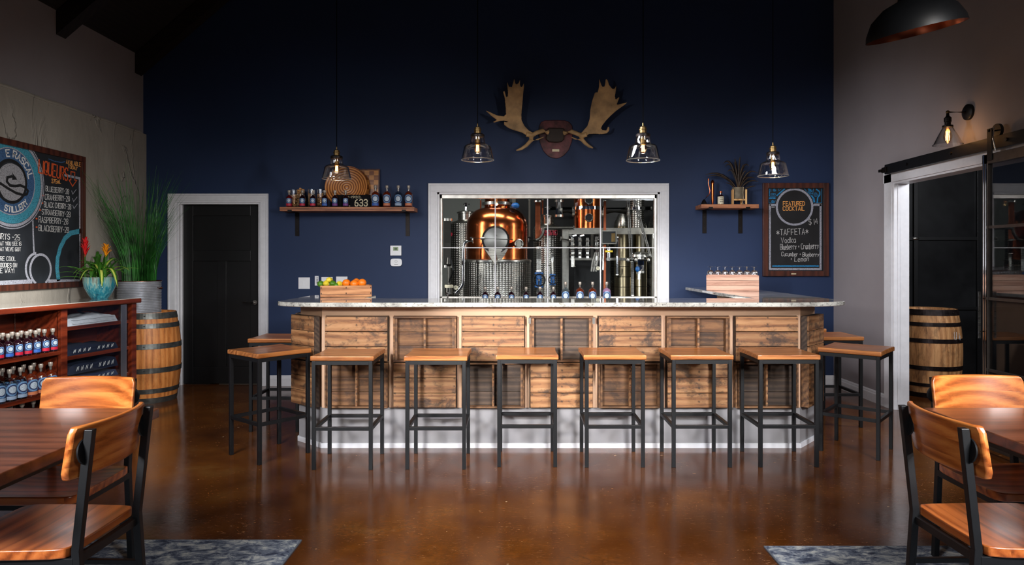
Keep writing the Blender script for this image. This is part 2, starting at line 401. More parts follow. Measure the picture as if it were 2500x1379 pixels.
def m_drip():
    t = NT('turquoise_drip_glaze'); v = t.coord((1, 1, .12)); n = t.noise(v, 42, 4, .6)
    sx = t.n('ShaderNodeSeparateXYZ'); t.l(t.coord(), sx.inputs[0])
    z = t.math('MULTIPLY', sx.outputs[2], 1.6)
    t.l(t.ramp(t.math('ADD', n, z), [(.42, srgb(14, 84, 106)), (.62, srgb(40, 140, 160)), (.80, srgb(150, 190, 180)), (.95, srgb(120, 110, 100))]), t.b.inputs['Base Color'])
    t.b.inputs['Roughness'].default_value = .12; t.b.inputs['Coat Weight'].default_value = .5; return t.m
def m_check():
    t = NT('checkered_inlay_wood'); v = t.coord()
    ck = t.n('ShaderNodeTexChecker'); ck.inputs['Scale'].default_value = 1 / .0525
    ck.inputs['Color1'].default_value = srgb(196, 132, 60); ck.inputs['Color2'].default_value = srgb(112, 54, 22); t.l(v, ck.inputs['Vector'])
    n = t.noise(t.coord((1, 12, 12)), 5, 4)
    t.l(t.mix(.3, ck.outputs[0], t.ramp(n, [(.3, srgb(90, 45, 20)), (.7, srgb(210, 150, 80))])), t.b.inputs['Base Color'])
    t.b.inputs['Roughness'].default_value = .3; return t.m
def m_rings():
    t = NT('ring_grain_wood'); w = t.n('ShaderNodeTexWave', wave_type='RINGS', rings_direction='SPHERICAL')
    v = t.coord((1, 1, 1.06)); w.inputs['Scale'].default_value = 12; w.inputs['Distortion'].default_value = 1.0; w.inputs['Detail'].default_value = 2; t.l(v, w.inputs['Vector'])
    t.l(t.ramp(w.outputs[0], [(.1, srgb(122, 66, 26)), (.45, srgb(182, 112, 56)), (.9, srgb(210, 146, 82))]), t.b.inputs['Base Color'])
    t.b.inputs['Roughness'].default_value = .3; t.bump(w.outputs[0], .25, .004); return t.m
def m_leaf(name, edge, mid):         # long leaf with a pale midband (UV x across)
    t = NT(name); sx = t.n('ShaderNodeSeparateXYZ'); t.l(t.coord(kind='UV'), sx.inputs[0])
    d = t.math('ABSOLUTE', t.math('SUBTRACT', sx.outputs[0], .5)); n = t.noise(t.coord(), 40, 3)
    t.l(t.mix(t.ramp(d, [(.16, 1.0), (.24, 0.0)]), t.ramp(n, [(.3, tuple(x * .6 for x in edge[:3]) + (1,)), (.7, edge)]), mid), t.b.inputs['Base Color'])
    t.b.inputs['Roughness'].default_value = .35; t.b.inputs['Subsurface Weight'].default_value = .0; return t.m

M = {}
M['blue_wall'] = plain('navy_wall_paint', srgb(37, 53, 86), .6, var=.03, nscale=1.2, spec=.3)
M['grey_wall'] = plain('warm_grey_wall_paint', srgb(150, 144, 147), .6, var=.03, nscale=1.5, spec=.3)
M['plaster'] = m_plaster()
M['floor'] = m_floor()
M['white'] = plain('white_trim_paint', srgb(224, 225, 230), .4, var=.02)
M['ceil'] = wood('dark_ceiling_boards', (srgb(14, 10, 8), srgb(22, 16, 12), srgb(32, 24, 18)), 'Y', .7)
M['beam'] = wood('dark_brown_timber', (srgb(14, 9, 6), srgb(24, 15, 10), srgb(36, 24, 16)), 'X', .6)
M['distgrey'] = plain('pale_grey_plant_wall', srgb(140, 144, 140), .7, var=.03, nscale=2)
M['distfloor'] = plain('grey_plant_floor', srgb(96, 96, 96), .4)
M['black_door'] = plain('black_door_paint', srgb(15, 15, 17), .4, var=.05)
M['black'] = plain('matte_black_steel', srgb(15, 16, 18), .45, .0, var=.06, spec=.35)
M['cord'] = plain('black_fabric_cord', srgb(8, 8, 8), .95, var=.05, spec=.05)
M['blackpanel'] = plain('blackened_steel_sheet', srgb(30, 31, 33), .33, .3, var=.25, nscale=2.5)
M['steel'] = brushed('brushed_stainless', srgb(196, 194, 188), .28)
M['darksteel'] = brushed('dull_dark_steel', srgb(92, 90, 86), .35)
M['greysteel'] = plain('satin_grey_steel_frame', srgb(126, 124, 118), .4, .6)
M['chrome'] = plain('polished_chrome', srgb(225, 225, 228), .08, 1, var=.02)
M['tan_steel'] = brushed('warm_stainless_tank', srgb(168, 156, 128), .3, 30)
M['plate'] = metal_plate('dimpled_stainless')
M['copper'] = brushed('polished_copper', srgb(212, 112, 62), .2, 14, 2, .08)
M['dkcopper'] = brushed('aged_copper', srgb(160, 88, 60), .3, 14)
M['brass'] = plain('aged_brass', srgb(104, 84, 52), .42, .9)
M['bronze'] = plain('dark_bronze', srgb(34, 30, 29), .45, .8)
M['glass'] = glass('clear_glass')
M['pane'] = glass('window_pane', (.95, .97, .98, 1), .8)
M['darkpane'] = glass('door_pane', (.62, .64, .66, 1), 1.6)
M['shadeglass'] = glass('lamp_shade_glass', (.96, .97, .98, 1), 1.4, .04, 1.5, .06, 2.6)
M['coupeglass'] = glass('sparkling_stemware_glass', (.92, .94, .97, 1), 1.2, .1, 1.5, .22, 1.8)
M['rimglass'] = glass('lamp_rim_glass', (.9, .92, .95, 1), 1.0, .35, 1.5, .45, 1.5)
M['granite'] = m_granite()
M['rug'] = m_rug()
M['tan_panel'] = plain('tan_painted_board', srgb(214, 174, 142), .55, var=.03, nscale=4)
M['plinth'] = plain('grey_plinth_paint', srgb(142, 140, 142), .5, var=.03, nscale=3)
W3 = lambda a, b, c: (srgb(*a), srgb(*b), srgb(*c))
M['stoolwood'] = wood('acacia_stool_seat', W3((112, 62, 28), (164, 98, 48), (192, 126, 72)), 'X', .32, .06, .25, 12, 3.2, 0, .14)
M['chairwood'] = wood('acacia_chair_wood', W3((96, 44, 16), (156, 78, 32), (190, 108, 52)), 'X', .3, .07, .3, 15, 2.2, 0, .14, pax='Y')
M['backwood'] = wood('acacia_backrest', W3((116, 56, 20), (168, 90, 38), (202, 126, 62)), 'X', .3, .06, .3, 16, 2.4, 0, .2, pax='Z')
M['tabletop'] = wood('reddish_table_top', W3((66, 34, 20), (98, 52, 32), (118, 66, 42)), 'X', .3, .14, .3, 10, 2.2, 0, .1)
M['cabwood'] = wood('cherry_stained_wood', W3((62, 20, 10), (98, 36, 18), (124, 50, 26)), 'X', .3, 0, .4, 9, 3, 0, .08)
M['framewood'] = wood('walnut_frame', W3((40, 18, 12), (66, 32, 22), (84, 42, 28)), 'Z', .4, 0, .1)
M['crate_light'] = wood('worn_pine_crate', W3((88, 54, 30), (138, 94, 58), (164, 122, 82)), 'X', .65, 0, 0, 13, 3, .8, .22, nails=True)
M['crate_mid'] = wood('brown_aged_crate', W3((66, 42, 25), (104, 70, 43), (132, 94, 60)), 'X', .7, 0, 0, 13, 3, .6, .18)
M['crate_dark'] = wood('dark_weathered_crate', W3((40, 30, 24), (62, 48, 38), (84, 66, 52)), 'X', .75, 0, 0, 16, 3, .5, .15)
M['crate_pine'] = wood('fresh_pine_crate', W3((132, 80, 42), (172, 114, 68), (196, 140, 92)), 'X', .55, 0, 0, 8, 4, .0, .08)
M['crate_pale'] = wood('pale_cedar_crate', W3((160, 112, 92), (190, 146, 124), (206, 168, 146)), 'X', .6, 0, 0, 8, 4, .0, .08)
M['shelfwood'] = wood('reclaimed_shelf_board', W3((96, 52, 32), (150, 92, 60), (182, 122, 84)), 'X', .5, 0, 0, 8, 4, .1, .1)
M['stave'] = wood('oak_barrel_staves', W3((148, 84, 36), (196, 120, 56), (216, 146, 80)), 'Z', .5, 0, 0, 7, 4, .18, .05)
M['stave_old'] = wood('aged_oak_barrel_staves', W3((116, 76, 44), (176, 124, 76), (204, 154, 104)), 'Z', .6, 0, 0, 7, 4, .4, .05)
M['hoop'] = plain('galvanised_hoop', srgb(96, 98, 96), .45, .8, var=.2, nscale=14)
M['hoop_dark'] = plain('rusted_dark_hoop', srgb(42, 34, 34), .4, .7, var=.3, nscale=20)
M['galv'] = plain('galvanised_sheet', srgb(186, 190, 198), .38, .55, var=.12, nscale=9)
M['manway'] = brushed('satin_steel_door', srgb(140, 138, 134), .36)
M['board'] = plain('black_chalkboard', srgb(20, 21, 24), .6, var=.3, nscale=4)
M['slate'] = plain('dusty_chalkboard', srgb(34, 38, 44), .6, var=.25, nscale=3)
M['c_white'] = m_chalk('white_chalk', srgb(214, 214, 214), .9)
M['c_grey'] = m_chalk('grey_chalk', srgb(168, 170, 182), .55)
M['c_blue'] = m_chalk('blue_chalk', srgb(52, 140, 196), .7)
M['c_teal'] = m_chalk('teal_chalk', srgb(74, 152, 176), .6)
M['c_slate'] = m_chalk('slate_blue_chalk', srgb(70, 100, 140), .6)
M['c_disc'] = m_chalk('mottled_grey_chalk', srgb(160, 160, 166), .5)
M['c_orange'] = m_chalk('orange_chalk', srgb(240, 170, 96), .9)
M['c_red'] = m_chalk('red_orange_chalk', srgb(214, 92, 52), .8)
M['c_black'] = plain('black_chalk_gap', srgb(16, 17, 20), .7)
M['antler'] = plain('antler_bone', srgb(176, 142, 98), .55, var=.22, nscale=7, bump=.5)
M['skullcap'] = plain('dark_leather_cover', srgb(40, 26, 18), .6)
M['plaque'] = plain('mottled_red_wood_plaque', srgb(92, 48, 50), .35, var=.45, nscale=9)
M['gold'] = plain('cream_metal_label', srgb(226, 214, 178), .3, .2)
M['cream'] = plain('cream_paper', srgb(214, 206, 180), .7)
M['orange'] = plain('orange_peel', srgb(240, 120, 18), .4, var=.05, nscale=60, bump=.3)
M['lemon'] = plain('lemon_peel', srgb(224, 200, 52), .4, var=.05, nscale=60, bump=.3)
M['lime'] = plain('lime_peel', srgb(70, 118, 22), .35, var=.2, nscale=20, bump=.2)
M['cork'] = plain('natural_cork', srgb(206, 156, 102), .8, var=.25, nscale=90)
M['drip'] = m_drip()
M['check'] = m_check(); M['rings'] = m_rings()
M['doorsteel'] = plain('brown_grey_door_steel', srgb(92, 85, 80), .35, .6)
M['grass'] = plain('grass_blade', srgb(38, 98, 34), .5, var=.4, nscale=9)
M['leafdark'] = plain('dark_glossy_leaf', srgb(58, 108, 34), .35, var=.3, nscale=12)
M['leafband'] = m_leaf('striped_leaf', srgb(74, 136, 34), srgb(206, 214, 100))
M['redflower'] = plain('red_bract', srgb(206, 24, 28), .4, var=.15)
M['orangeflower'] = plain('orange_bract', srgb(244, 142, 20), .4, var=.2)
M['feather'] = plain('dark_barred_feather', srgb(30, 22, 18), .6, var=.4, nscale=80)
M['quill'] = plain('feather_quill', srgb(110, 84, 60), .6)
M['potclay'] = plain('grey_brown_pot', srgb(104, 94, 76), .7, var=.15)
M['soil'] = plain('dark_potting_soil', srgb(34, 24, 18), .95)
M['lightwood'] = wood('light_pine_stand', W3((170, 120, 66), (204, 156, 96), (222, 182, 124)), 'Z', .5)
M['plastic'] = plain('white_plastic', srgb(236, 238, 242), .4, var=.01)
M['lcd'] = plain('green_display', srgb(120, 146, 96), .3)
M['darktxt'] = plain('dark_print', srgb(30, 32, 40), .6)
M['bluepaint'] = plain('blue_valve_enamel', srgb(16, 84, 150), .35)
M['redprint'] = plain('dark_red_print', srgb(150, 30, 50), .5)
M['liq_dark'] = plain('dark_berry_liqueur', srgb(30, 10, 18), .06, coat=1)
M['liq_red'] = plain('deep_red_liqueur', srgb(96, 12, 20), .06, coat=1)
M['liq_amber'] = plain('amber_spirit', srgb(92, 32, 12), .06, coat=1)
M['liq_clear'] = glass('clear_spirit_bottle', (.62, .68, .72, 1), 2.2)
M['liq_pink'] = plain('pale_violet_spirit', srgb(150, 116, 150), .08, coat=1)
M['bl_label'] = plain('navy_label_paper', srgb(34, 52, 96), .5)
M['bl_ring'] = plain('pale_blue_label_print', srgb(104, 144, 186), .5, var=.2, nscale=200)
M['bl_mark'] = plain('white_label_print', srgb(176, 192, 210), .5, var=.3, nscale=300)
M['band_red'] = plain('crimson_band', srgb(186, 22, 52), .5)
M['band_blue'] = plain('blue_band', srgb(44, 92, 176), .5)
M['band_purple'] = plain('purple_band', srgb(112, 52, 132), .5)
M['band_orange'] = plain('orange_band', srgb(204, 124, 84), .5)
M['band_pale'] = plain('pale_blue_band', srgb(150, 172, 200), .5)
M['stopper'] = plain('grey_wood_stopper', srgb(170, 160, 150), .3, .3)
M['neckglass'] = glass('bottle_neck_glass', (.75, .78, .8, 1), 2.5)
M['tee_white'] = plain('pale_grey_cotton', srgb(176, 178, 186), .9, bump=.2)
M['tee_navy'] = plain('navy_cotton', srgb(18, 26, 50), .9, bump=.2)
M['tee_blue'] = plain('slate_blue_cotton', srgb(34, 46, 82), .9, bump=.2)
M['filament'] = emit('glowing_filament', (1, .50, .20, 1), 16)
M['bulbglass'] = glass('amber_bulb_glass', (1, .8, .58, 1), 1.2)
M['plate_black'] = plain('black_licence_plate_enamel', srgb(15, 15, 19), .85, spec=.15)
M['plate_cream'] = plain('cream_plate_paint', srgb(206, 196, 164), .5)
M['rope'] = plain('pale_cord', srgb(190, 176, 150), .9)
M['tile'] = plain('pale_tile', srgb(190, 195, 200), .15)

# ================================================================ the setting
XL, XR, YB = -4.178, 3.516, 7.61
def S(name, mb, mat, label, cat, **kw):
    return tag(mb.build(name, mat, **kw), label, cat, None, 'structure')
S('floor', MB().box(-4.4, 6.6, -2.4, YB + .15, -.1, 0), M['floor'], 'glossy brown stained concrete floor of the tasting room', 'floor')
S('floor_plant_room', MB().box(-3.4, 4.0, YB + .15, 12.1, -.1, 0), M['distfloor'], 'grey floor of the still room behind the window', 'floor')

# back wall with a door and a wide window
DX0, DX1, DZ = -3.80, -2.875, 2.045
WX0, WX1, WZ0, WZ1 = -.901, 1.578, .95, 2.156
m = MB(); t_ = YB + .15
m.box(XL - .2, DX0, YB, t_, 0, 7.6); m.box(DX0, DX1, YB, t_, DZ, 7.6); m.box(DX1, WX0, YB, t_, 0, 7.6)
m.box(WX0, WX1, YB, t_, 0, WZ0); m.box(WX0, WX1, YB, t_, WZ1, 7.6); m.box(WX1, XR, YB, t_, 0, 7.6)
S('wall_back', m, M['blue_wall'], 'navy blue accent wall behind the bar', 'wall', weld=False)
# left wall: smooth upper part, rough plaster below a ledge
wl = S('wall_left', MB().box(XL - .15, XL, -2.4, YB, 0, 7.6), M['grey_wall'], 'smooth grey upper left wall above the plaster', 'wall')
MB().box(XL, XL + .035, -2.4, YB, 0, 2.80).build('rough_plaster', M['plaster'], wl)['label'] = 'rough hand troweled grey plaster lower wall'
m = MB(); m.tube([(XL + .03, y / 4, 2.805 + .004 * sin(y * 2.3)) for y in range(-9, 31)], .017, 8)
S('trim_1', m, M['plaster'], 'lumpy plaster ledge line along the left wall', 'trim')
# right wall with the barn door opening
OY0, OY1, OZ = 3.3, 6.40, 2.13
m = MB(); x1 = XR + .135
m.box(XR, x1, OY1, YB + .15, 0, 7.6); m.box(XR, x1, OY0, OY1, OZ, 7.6); m.box(XR, x1, -2.4, OY0, 0, 7.6)
S('wall_right', m, M['grey_wall'], 'warm grey right wall with the sliding door opening', 'wall', weld=False)
# gabled ceiling
m = MB(); zr = lambda x: 3.66 + .86 * (x - XL) if x < .25 else 3.66 + .86 * (.25 - XL) - .86 * (x - .25)
for a, b in ((XL - .15, .25), (.25, XR + .2)):
    za, zb = zr(a), zr(b)
    pass
m = MB()
for a, b in ((XL - .15, .25), (.25, XR + .2)):
    za, zb = zr(a), zr(b)
    m.add([(a, -2.4, za), (b, -2.4, zb), (b, YB + .15, zb), (a, YB + .15, za), (a, -2.4, za + .1), (b, -2.4, zb + .1), (b, YB + .15, zb + .1), (a, YB + .15, za + .1)],
          [(0, 1, 2, 3), (7, 6, 5, 4), (0, 4, 5, 1), (3, 2, 6, 7), (0, 3, 7, 4), (1, 5, 6, 2)])
S('ceiling', m, M['ceil'], 'dark sloping board ceiling lost in shadow', 'ceiling', weld=False)
for k, y in enumerate((7.47, 6.20, 4.95, 3.7)):
    m = MB(); m.prism([(XL + .002, 3.44), (.25, 3.44 + .86 * (.25 - XL)), (.25, 3.66 + .86 * (.25 - XL) - .01), (XL + .002, 3.65)], (0, y + .1, 0), (1, 0, 0), (0, 0, 1), .13)
    tag(m.build('roof_beam', M['beam']), ['dark timber roof beam rising along the navy wall', 'dark timber roof beam, second one out from the navy wall', 'dark timber roof beam over the stools', 'dark timber roof beam over the tables'][k], 'beam', 'roof beams')
# skirting boards
def base(name, x0, y0, x1, y1, nx, ny, label):
    m = MB(); d = Vector((x1 - x0, y1 - y0, 0)); n = Vector((nx, ny, 0))
    prof = [(0, 0), (.016, 0), (.016, .085), (.011, .095), (.011, .105), (.005, .118), (0, .118)]
    a = [Vector((x0, y0, 0)) + n * p[0] + Vector((0, 0, p[1])) for p in prof]; b = [p + d for p in a]; k = len(a)
    m.add(a + b, [tuple(range(k)), tuple(range(k, 2 * k))[::-1]] + [(i, i + k, (i + 1) % k + k, (i + 1) % k) for i in range(k)])
    S(name, m, M['white'], label, 'skirting board')
base('baseboard_back', -2.775, YB, XR - .001, YB, 0, -1, 'white skirting board under the navy wall')
base('baseboard_right', XR, YB - .016, XR, 6.535, -1, 0, 'white skirting board along the right grey wall')

def casing(m, x0, x1, z0, z1, y, w=.095, bottom=False):
    # stepped architrave around an opening in the back wall
    for k, (a, b, t) in enumerate(((0, w, .018), (.012, w - .03, .024), (w - .022, w - .002, .03))):
        m.box(x0 - b, x0 - a, y - t, y, z0, z1 + a); m.box(x1 + a, x1 + b, y - t, y, z0, z1 + a)
        m.box(x0 - b, x1 + b, y - t - .0004, y, z1 + a, z1 + b)
# door 1
d1 = S('door_1', (lambda m: (casing(m, DX0, DX1, 0, DZ, YB), m)[1])(MB()), M['white'], 'black panelled door in a white frame left of the bar', 'door', weld=False, bevel=.003)
m = MB(); m.box(DX0, DX0 + .02, YB, YB + .15, 0, DZ); m.box(DX1 - .02, DX1, YB, YB + .15, 0, DZ); m.box(DX0 + .02, DX1 - .02, YB, YB + .15, DZ - .02, DZ)
m.box(DX0 + .02, DX0 + .032, YB + .045, YB + .075, 0, DZ - .02)
m.build('door_jamb', M['white'], d1, weld=False)
y0, y1 = YB + .08, YB + .12; x0, x1 = DX0 + .024, DX1 - .024
m = MB(); L_ = x0 + .115; R_ = x1 - .115
m.box(x0, L_, y0, y1, .01, DZ - .025); m.box(R_, x1, y0, y1, .01, DZ - .025)
m.box(L_, R_, y0, y1, DZ - .145, DZ - .025); m.box(L_, R_, y0, y1, 1.39, 1.51); m.box(L_, R_, y0, y1, .01, .2)
cx_ = (L_ + R_) / 2; m.box(cx_ - .05, cx_ + .05, y0, y1, .2, 1.39)
m.box(L_, R_, y0 + .016, y1, .2, DZ - .14)
m.build('door_slab', M['black_door'], d1, weld=False, bevel=.003)['label'] = 'black three panel door leaf'
m = MB(); hx = x1 - .06; m.disc((hx, y0 - .01, .925), .026, (0, -1, 0), .008); m.tube([(hx, y0 - .01, .925), (hx, y0 - .05, .925)], .009)
m.tube([(hx, y0 - .05, .925), (hx - .12, y0 - .052, .927)], .009); m.build('door_handle', M['steel'], d1)
# window 1
w1 = S('window_1', (lambda m: (casing(m, WX0, WX1, .93, WZ1, YB, .1), m)[1])(MB()), M['white'], 'wide interior window onto the still room, white casing', 'window', weld=False, bevel=.003)
m = MB(); m.box(WX0, WX0 + .022, YB, YB + .15, WZ0, WZ1); m.box(WX1 - .022, WX1, YB, YB + .15, WZ0, WZ1); m.box(WX0, WX1, YB, YB + .15, WZ1 - .02, WZ1)
m.box(WX0, WX1, YB - .06, YB + .15, WZ0 - .03, WZ0); m.build('window_jamb', M['white'], w1, weld=False)
fx0, fx1, fz0, fz1, fy = WX0 + .022, WX1 - .022, WZ0, WZ1 - .02, YB + .085
m = MB(); w = .042
m.box(fx0, fx0 + w * .6, fy - .03, fy + .03, fz0, fz1); m.box(fx1 - w * .6, fx1, fy - .03, fy + .03, fz0, fz1)
m.box(fx0, fx1, fy - .03, fy + .03, fz1 - w, fz1); m.box(fx0, fx1, fy - .03, fy + .03, fz0, fz0 + w)
m.box(fx0, fx1, fy - .045, fy + .03, fz0 + .012, fz0 + .03)
m.build('window_frame', plain('scuffed_aluminium', srgb(214, 212, 206), .3, .6, var=.12, nscale=12), w1, weld=False, bevel=.002)
for x in (-.258, .332, .927): MB().box(x - .006, x + .006, fy - .012, fy + .012, fz0 + w, fz1 - w).build('muntin', M['white'], w1)
MB().box(fx0 + w * .6, fx1 - w * .6, fy - .014, fy + .014, 1.534, 1.546).build('muntin', M['white'], w1)
MB().box(fx0 + w * .6, fx1 - w * .6, fy - .003, fy + .003, fz0 + w, fz1 - w).build('pane', M['pane'], w1)

# opening in the right wall: jambs and casing
m = MB()
m.box(XR - .02, XR, OY1, OY1 + .125, 0, 2.21); m.box(XR - .02, XR, OY0 - .12, OY1 + .14, 2.13, 2.235); m.box(XR - .026, XR, OY0, OY1 + .15, 2.235, 2.25)
m.box(XR - .004, XR + .14, OY1 - .018, OY1, 0, OZ); m.box(XR - .004, XR + .14, OY0, OY1 - .018, OZ - .018, OZ); m.box(XR - .004, XR + .14, OY0, OY0 + .018, 0, OZ - .018)
m.box(XR + .03, XR + .05, OY1 - .024, OY1 - .018, 0, OZ - .018)
S('trim_2', m, M['white'], 'white casing around the sliding door opening', 'door casing', weld=False, bevel=.002)
# sliding door rail
tr = empty('sliding_door_rail', (XR - .06, OY1, 2.24), 0, 'black steel rail above the right opening carrying the glass door', 'door rail')
MB().box(-.012, .012, -4.2, .02, -.035, .055).build('rail', M['black'], tr, bevel=.002)
for k in range(6): MB().disc((-.012, -.35 - k * .62, .01), .014, (-1, 0, 0), .012, 6).tube([(.012, -.35 - k * .62, .01), (.06, -.35 - k * .62, .01)], .012, 8).build('bolt', M['darksteel'], tr)
MB().box(-.03, .03, -.03, .04, -.02, .03).box(-.05, -.01, .02, .06, -.012, .014).build('end_stop', M['bronze'], tr, bevel=.002)
# glass sliding door
DGY1, DGY0, DGX = 5.02, 3.2, XR - .085
d2 = empty('door_2', (DGX, DGY1, 0)); tag(d2, 'steel framed glass sliding door hanging on the right wall', 'door', None, 'structure')
m = MB(); wd = DGY1 - DGY0
m.box(-.02, .02, -.055, 0, .03, 2.17); m.box(-.02, .02, -wd, -wd + .055, .03, 2.17); m.box(-.02, .02, -wd, 0, 2.10, 2.17); m.box(-.02, .02, -wd, 0, .03, .16)
m.build('door_frame', M['doorsteel'], d2, weld=False, bevel=.003)
MB().box(-.026, -.02, -.030, -.018, .03, 2.17).build('edge_strip', M['chrome'], d2)
MB().box(-.026, -.02, -.052, -.042, .03, 2.1).build('edge_strip', M['chrome'], d2)
for z in (.60, 1.12, 1.64): MB().box(-.012, .012, -wd + .055, -.055, z - .01, z + .01).build('mullion', M['doorsteel'], d2)
MB().box(-.003, .003, -wd + .05, -.05, .15, 2.11).build('pane', M['darkpane'], d2)
m = MB(); m.tube([(-.06, -.03, .83), (-.06, -.03, 1.17)], .008, 10); m.tube([(-.06, -.03, .88), (-.02, -.03, .88)], .006, 8); m.tube([(-.06, -.03, 1.12), (-.02, -.03, 1.12)], .006, 8)
m.build('door_handle', M['steel'], d2)
for yy in (-.09, -1.6):
    m = MB(); m.disc((.02, yy, 2.335), .05, (1, 0, 0), .022, 24); m.box(-.03, -.022, yy - .025, yy + .025, 2.12, 2.35); m.tube([(-.03, yy, 2.335), (.04, yy, 2.335)], .012, 10)
    m.build('roller_hanger', M['black'], d2, bevel=.001)
m = MB()
for yy in (-.12,): m.tube([(-.03, yy - .02, 2.35), (-.045, yy - .03, 2.27), (-.03, yy - .035, 2.18)], .005, 8)
m.build('hanger_strap', M['steel'], d2)
# dark side room beyond
S('wall_side_room', MB().box(XR + .135, 6.5, YB, YB + .1, 0, 2.9).box(6.4, 6.5, 1.2, YB, 0, 2.9).box(XR + .135, 6.5, 1.1, 1.2, 0, 2.9), M['blackpanel'], 'black wall of the room beyond the sliding door', 'wall', weld=False)
S('ceiling_side_room', MB().box(XR + .135, 6.5, 1.1, YB + .1, 2.9, 3.0), M['ceil'], 'dark ceiling of the room beyond the sliding door', 'ceiling')
pp = empty('steel_panel_wall', (4.4, YB - .03, 0), 0, 'blackened steel panel screen standing behind the old barrel', 'panel screen')
MB().box(-.74, 1.2, 0, .02, 0, 2.85).build('panel', M['blackpanel'], pp)
MB().box(-.02, .025, -.03, 0, 0, 2.85).build('upright', M['black'], pp, bevel=.003)
MB().box(.68, .73, -.03, 0, 0, 2.85).build('upright', M['black'], pp, bevel=.003)
MB().box(-.74, 1.2, -.022, 0, 1.62, 1.66).build('crossbar', M['black'], pp, bevel=.003)
MB().box(-.74, 1.2, -.022, 0, .85, .885).build('crossbar', M['black'], pp, bevel=.003)
MB().sphere((0, -.03, 1.64), .03, 10, (1.2, .3, .6)).build('weld_bead', M['steel'], pp)
# still room shell
m = MB(); m.box(-3.4, 4, 11.9, 12.1, 0, 3.6).box(-3.5, -3.4, t_, 12.1, 0, 3.6).box(4.0, 4.1, t_, 12.1, 0, 3.6)
S('wall_plant_room', m, M['distgrey'], 'pale grey walls of the still room', 'wall', weld=False)
S('ceiling_plant_room', MB().box(-3.5, 4.1, t_, 12.1, 3.6, 3.7), M['distgrey'], 'ceiling of the still room', 'ceiling')
# rugs
for nm, a, b, c, d, lb in (('area_rug', -3.9, -1.085, .4, 3.40, 'blue grey distressed rug under the left table'), ('area_rug', 1.204, 3.3, .4, 3.325, 'blue grey distressed rug under the right table')):
    m = MB(); o = empty(nm, ((a + b) / 2, (c + d) / 2, 0), 0, lb, 'rug', 'area rugs')
    w, h = (b - a) / 2, (d - c) / 2
    MB().box(-w, w, -h, h, .0005, .009).build('rug_pile', M['rug'], o, bevel=.002)
    MB().box(-w - .006, w + .006, h, h + .006, .0005, .007).box(w, w + .006, -h, h, .0005, .007).box(-w - .006, -w, -h, h, .0005, .007).build('rug_binding', plain('grey_binding', srgb(96, 102, 112), .9), o, weld=False)

# ================================================================ the bar
BZ0, BZ1 = 1.068, 1.100
def bar_slab():
    # outer outline: left wing short, right wing back to the wall
    def arc(cx, cy, rx, ry, a0, a1, n=10): return [(cx + rx * cos(rad(a0 + (a1 - a0) * k / n)), cy + ry * sin(rad(a0 + (a1 - a0) * k / n))) for k in range(n + 1)]
    out = [(-1.765, 5.84)] + arc(-1.36, 5.03, .405, .215, 180, 270) + arc(1.85, 5.12, .585, .295, 270, 360)
    out += [(2.445, 7.6), (1.86, 7.6), (1.86, 5.40), (-1.215, 5.40), (-1.215, 5.84)]
    m = MB(); m.prism(out, (0, 0, BZ0), (1, 0, 0), (0, 1, 0), BZ1 - BZ0)
    return m
bt = tag(bar_slab().build('countertop', M['granite'], bevel=.008, seg=3), 'polished pale speckled stone bar top wrapping the whole counter', 'counter top')
bb = empty('bar_counter', (0, 5.1, 0), 0, 'tan bar base clad with old wooden crates on a grey plinth', 'bar counter')
# plan outline of the base body (local y = world y - 5.1)
def shell(off, z0, z1, m=None, back=.12):
    m = m or MB()
    pts = [(-1.70 - off, 5.84), (-1.70 - off, 5.30), (-1.462 - off * .4, 5.10 - off), (2.104 + off * .4, 5.10 - off), (2.34 + off, 5.36), (2.34 + off, 7.58)]
    for p, q in zip(pts, pts[1:]):
        a, b = Vector((*p, 0)), Vector((*q, 0)); d = (b - a).normalized(); n = Vector((-d.y, d.x, 0))   # inward
        e = b - a; v = [a, b, b + n * back, a + n * back]
        v = [Vector((p_.x, p_.y - 5.1, z0)) for p_ in v] + [Vector((p_.x, p_.y - 5.1, z1)) for p_ in v]
        m.add(v, [(0, 3, 2, 1), (4, 5, 6, 7), (0, 1, 5, 4), (1, 2, 6, 5), (2, 3, 7, 6), (3, 0, 4, 7)])
    return m
shell(-.012, .30, 1.066).build('carcass', M['tan_panel'], bb, weld=False)
m = MB(); sw = .0205
zt, zm, zb = .987, .65, .30
edges = [-1.462] + [-1.4425 + .5063 * k for k in range(0)] 
# face frame: top rail, stiles
m.box(-1.462, 2.104, -.008, .02, .987, 1.066)
pit = .5063; c0 = -1.4310      # left edge of first crate
CW = .4665
m.box(-1.462, c0 - .004, -.008, .02, .30, .987)
for k in range(6): m.box(c0 + CW + .004 + pit * k, c0 + pit * (k + 1) - .004, -.008, .02, .30, .987)
m.box(c0 + pit * 6 + CW + .004, 2.104, -.008, .02, .30, .987)
m.build('face_frame', M['tan_panel'], bb, weld=False)
shell(.0, .035, .30).build('plinth', M['plinth'], bb, weld=False)
shell(.012, .0, .036).build('base_trim', M['white'], bb, weld=False)
for x in (-1.47, -.91, -.42, .30, .92, 1.49): MB().box(x - .03, x + .03, -.10, -.0, 1.058, 1.0675).build('support_bracket', M['steel'], bb)

